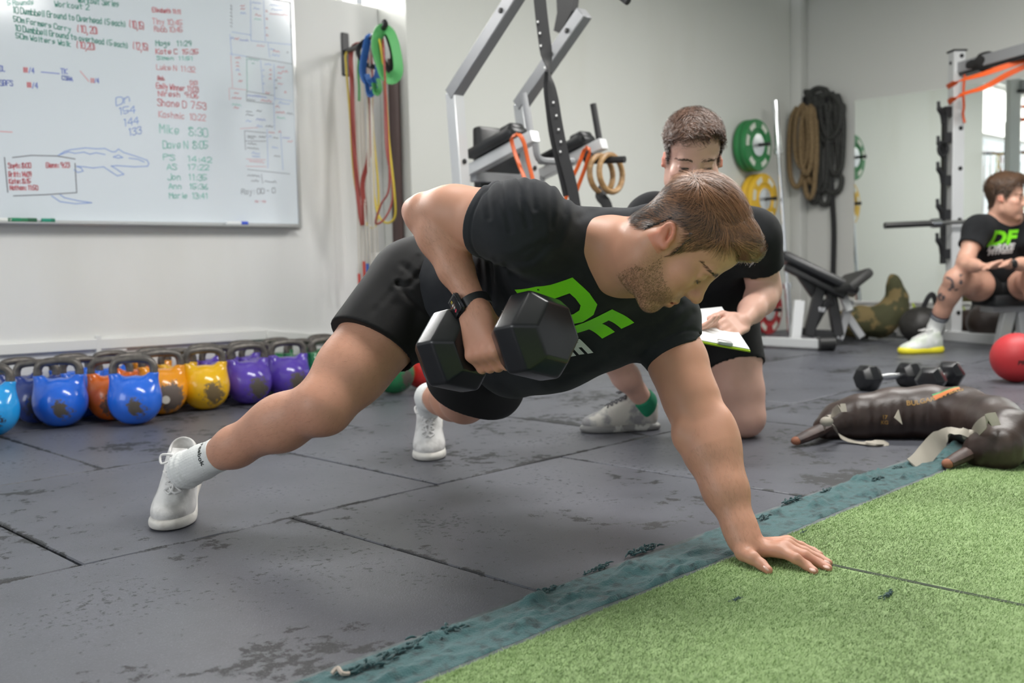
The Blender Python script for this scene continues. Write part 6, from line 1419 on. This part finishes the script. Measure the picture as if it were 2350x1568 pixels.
ks.build(kn2, M_gs, M_gsole, mat('dark_laces', (.08, .08, .09), .7), .0048)
k_b2 = P(1705, 985, 4.02); k_b2[2] = .0; Shoe(k_b2, (.05, 1, 0), (0, 0, 1), 0, 1.0).build(kn2, M_gs, M_gsole, M_lace, .007, False)
# clipboard with paper
cp = empty('clipboard', sum(cb)/4, 'lime edged clipboard with a white sheet, held by the kneeling man', 'clipboard')
def quad_slab(q, z0, z1): return MB().loft([[p+cbn*z0 for p in q], [p+cbn*z1 for p in q]])
big = [p+(p-sum(cb)/4)*.03 for p in cb]; quad_slab(big, -.006, -.001).obj('board', mat('lime_plastic', (.42, .62, .02), .4), cp, smooth=False)
quad_slab([p*1 for p in cb], .0, .003).obj('paper_sheet', mat('white_paper', (.86, .87, .87), .6), cp, smooth=False)
e0 = cb[3]+(cb[2]-cb[3])*.35; e1 = cb[3]+(cb[2]-cb[3])*.65; MB().beam(e0+cbn*.008, e1+cbn*.008, .02, .012, up=tuple(cbn), bev=.003).obj('clip', M_alu, cp)

# ---- seated man by the rack
sm_ = empty('person', G(2200, 800), 'man in black printed shirt sitting on a bench by the rack, looking right', 'person')
s_RS, s_RE, s_RW = P(2243, 527, 6.22), P(2212, 607, 6.12), P(2252, 612, 5.92)
s_LS, s_LE, s_LW = P(2368, 527, 6.28), P(2392, 606, 6.05), P(2312, 607, 5.90)
s_RH, s_RK, s_RA = P(2272, 662, 6.42), P(2192, 642, 6.12), P(2146, 752, 6.30)
s_LH, s_LK, s_LA = P(2335, 662, 6.42), P(2376, 640, 6.00), P(2385, 760, 6.15)
s_pel = (s_RH+s_LH)/2+np.array([0, .04, .03]); s_nb = P(2305, 497, 6.27); sh = Head(P(2305, 460, 6.22), (.82, -.56, -.06), (.05, -.02, 1), 1.08)
S = SDF(); sh.add(S, lids=.3); S.cap(s_nb-np.array([0, 0, .03]), sh.w(0, -.02, -.05), .064, .056, .05); M3 = trunk(S, s_pel, s_nb, s_RS, s_LS, s_RH, s_LH)
limb_arm(S, s_RS, s_RE, s_RW); limb_arm(S, s_LS, s_LE, s_LW); limb_leg(S, s_RH, s_RK, s_RA, 1.06); limb_leg(S, s_LH, s_LK, s_LA, 1.06)
hand(S, s_RW, (.85, -.25, .0), (.1, .1, 1), 1.05, .35, .006, 1); hand(S, s_LW, (-.85, -.15, .03), (.1, -.1, -1), 1.05, .35, .006, 1)
me = S.mesh('body', .0068); skin_cols(me, (.56, .315, .235), [sh], beard=-.25)
X = verts(me); ca = me.color_attributes['col']; buf = np.empty(len(X)*4, np.float32); ca.data.foreach_get('color', buf); buf = buf.reshape(-1, 4)
q = pix(X); tat = (fbm(np.c_[q/9, 0*q[:, :1]], 3, 17) > .47)*((np.hypot(q[:, 0]-2186, (q[:, 1]-640)*.9) < 26)&(q[:, 1] > 628)|((np.hypot(q[:, 0]-2160, q[:, 1]-682) < 9)))*(X[:, 1] < 6.3); buf[:, :3] = np.where(tat[:, None], np.array([.10, .085, .09]), buf[:, :3]); ca.data.foreach_set('color', buf.ravel())
sb_ = link('body', me, M_skin, sm_)
hair(sh, me, sb_, 4200, ((.050, .026, .016), (.15, .080, .042)), lambda L, Nl: short_thick(L, Nl)*1.35, short_flow, lambda L: short_len(L)*1.2, 16, .006, .0018, .6); eyebrows(sh, me, sb_, (.05, .03, .02), 70)
em = MB(); [em.ell(sh.w(q_*.031, .0868, .0095), (.011, .0035, .0036), sh.M, 10, 6) for q_ in (-1, 1)]; em.obj('eyes', mat('dark_eyes_b', (.03, .02, .018), .25), sb_)
S = SDF(); trunk(S, s_pel-np.array([0, 0, .05]), s_nb, s_RS, s_LS, s_RH, s_LH, .020); sleeve(S, s_RS, s_RE, .50, .077, .064); sleeve(S, s_LS, s_LE, .5, .077, .064); S.cap(s_nb+np.array([.02, -.03, .01]), sh.w(0, -.01, -.06), .062, .075, .006, 's')
me = S.mesh('t_shirt', .0075, disp=lambda X: .008*(fbm(X*12, 3, 41)-.45)); st_ = link('t_shirt', me, M_blacktee, sm_); bS = bvh_of(me)
p0, n0 = cam_hit(bS, 2299, 548)
if p0 is not None: chest_print(bS, st_, p0, nrm(np.array([-.12, -1, .1])), np.array([1., .02, .04]), np.array([0, 0, 1.]), .92)
S = SDF(); S.ell(s_pel-np.array([0, .02, .03]), (.175, .15, .11), M3, .05); a, b = s_RK-s_RH, s_LK-s_LH; q = SDF(); q.chain([s_RH, s_RH+a*.5], [.108, .098], .05).cut(s_RH+a*.36, nrm(a), .004); S.sub(q, .05); q = SDF(); q.chain([s_LH, s_LH+b*.5], [.108, .098], .05).cut(s_LH+b*.42, nrm(b), .004); S.sub(q, .05)
link('shorts', S.mesh('shorts', .0075), M_shorts, sm_)
s_ball = G(2098, 812); ss = Shoe(s_ball, (-1, -.18, 0), k=1.03)
for i, (t0, t1, m) in enumerate(((.0, .31, M_sock), (.205, .23, mat('navy_stripe', (.02, .03, .06), .7)), (.26, .285, None))):
    A2, K2 = s_RA, s_RK; S = SDF(); d = K2-A2
    if i == 0: S.chain([A2+d*.34, A2, ss.w(0, .07, .07)], [.054, .044, .044], .02); S.cut(A2+d*.29, d, .003, .2); so = link('sock', S.mesh('sock', .006), M_sock, sm_)
    else: MB().tube([A2+d*t0, A2+d*t1], .0565 if i == 2 else .0545, 22).obj('sock_stripe', m or bpy.data.materials['navy_stripe'], so)
ss.build(sm_, mat('white_knit_upper', (.72, .74, .72), .6, col2=(.55, .60, .52), nscale=14), mat('yellow_foam', (.80, .70, .03), .5), M_lace, .006, sole=1.7)
s_b2 = G(2400, 812); Shoe(s_b2, (-.2, -1, 0), k=1.03).build(sm_, bpy.data.materials['white_knit_upper'], bpy.data.materials['yellow_foam'], M_lace, .008, False)
ws = nrm(s_LE-s_LW); c = s_LW+ws*.035; wm = MB().tube([c-ws*.014, c+ws*.014], .0335, 18); wm.ell(c+np.array([-.0, -.034, .006]), (.021, .008, .021), None, 12, 8); wm.obj('wristwatch', mat('black_watch', (.012, .012, .013), .4), sm_)
# the flat bench he sits on
fb2 = empty('flat_bench', G(2310, 795), 'flat bench with a dark pad and splayed grey legs, under the seated man', 'bench')
sp_ = P(2318, 688, 6.42); MB().box(sp_+np.array([.12, 0, -.0]), (.62, .30, .075), RR, bev=.02).obj('seat_pad', M_pad, fb2); sz_ = sp_[2]-.035
MB().box(sp_+np.array([.12, 0, -.055]), (.56, .16, .04), RR).obj('seat_frame', M_rigd, fb2)
for xt, yt, xb, yb in ((2318, 700, 2296, 800), (2345, 700, 2352, 800), (2420, 700, 2450, 800)): MB().beam(P(xt, yt, 6.38), G(xb, yb)+np.array([0, 0, .02]), .075, .06, up=(0, 1, 0), bev=.004).obj('leg', M_rig, fb2)
print('people', round(time.time()-T0, 1))
print('script seconds', round(time.time()-T0, 1))
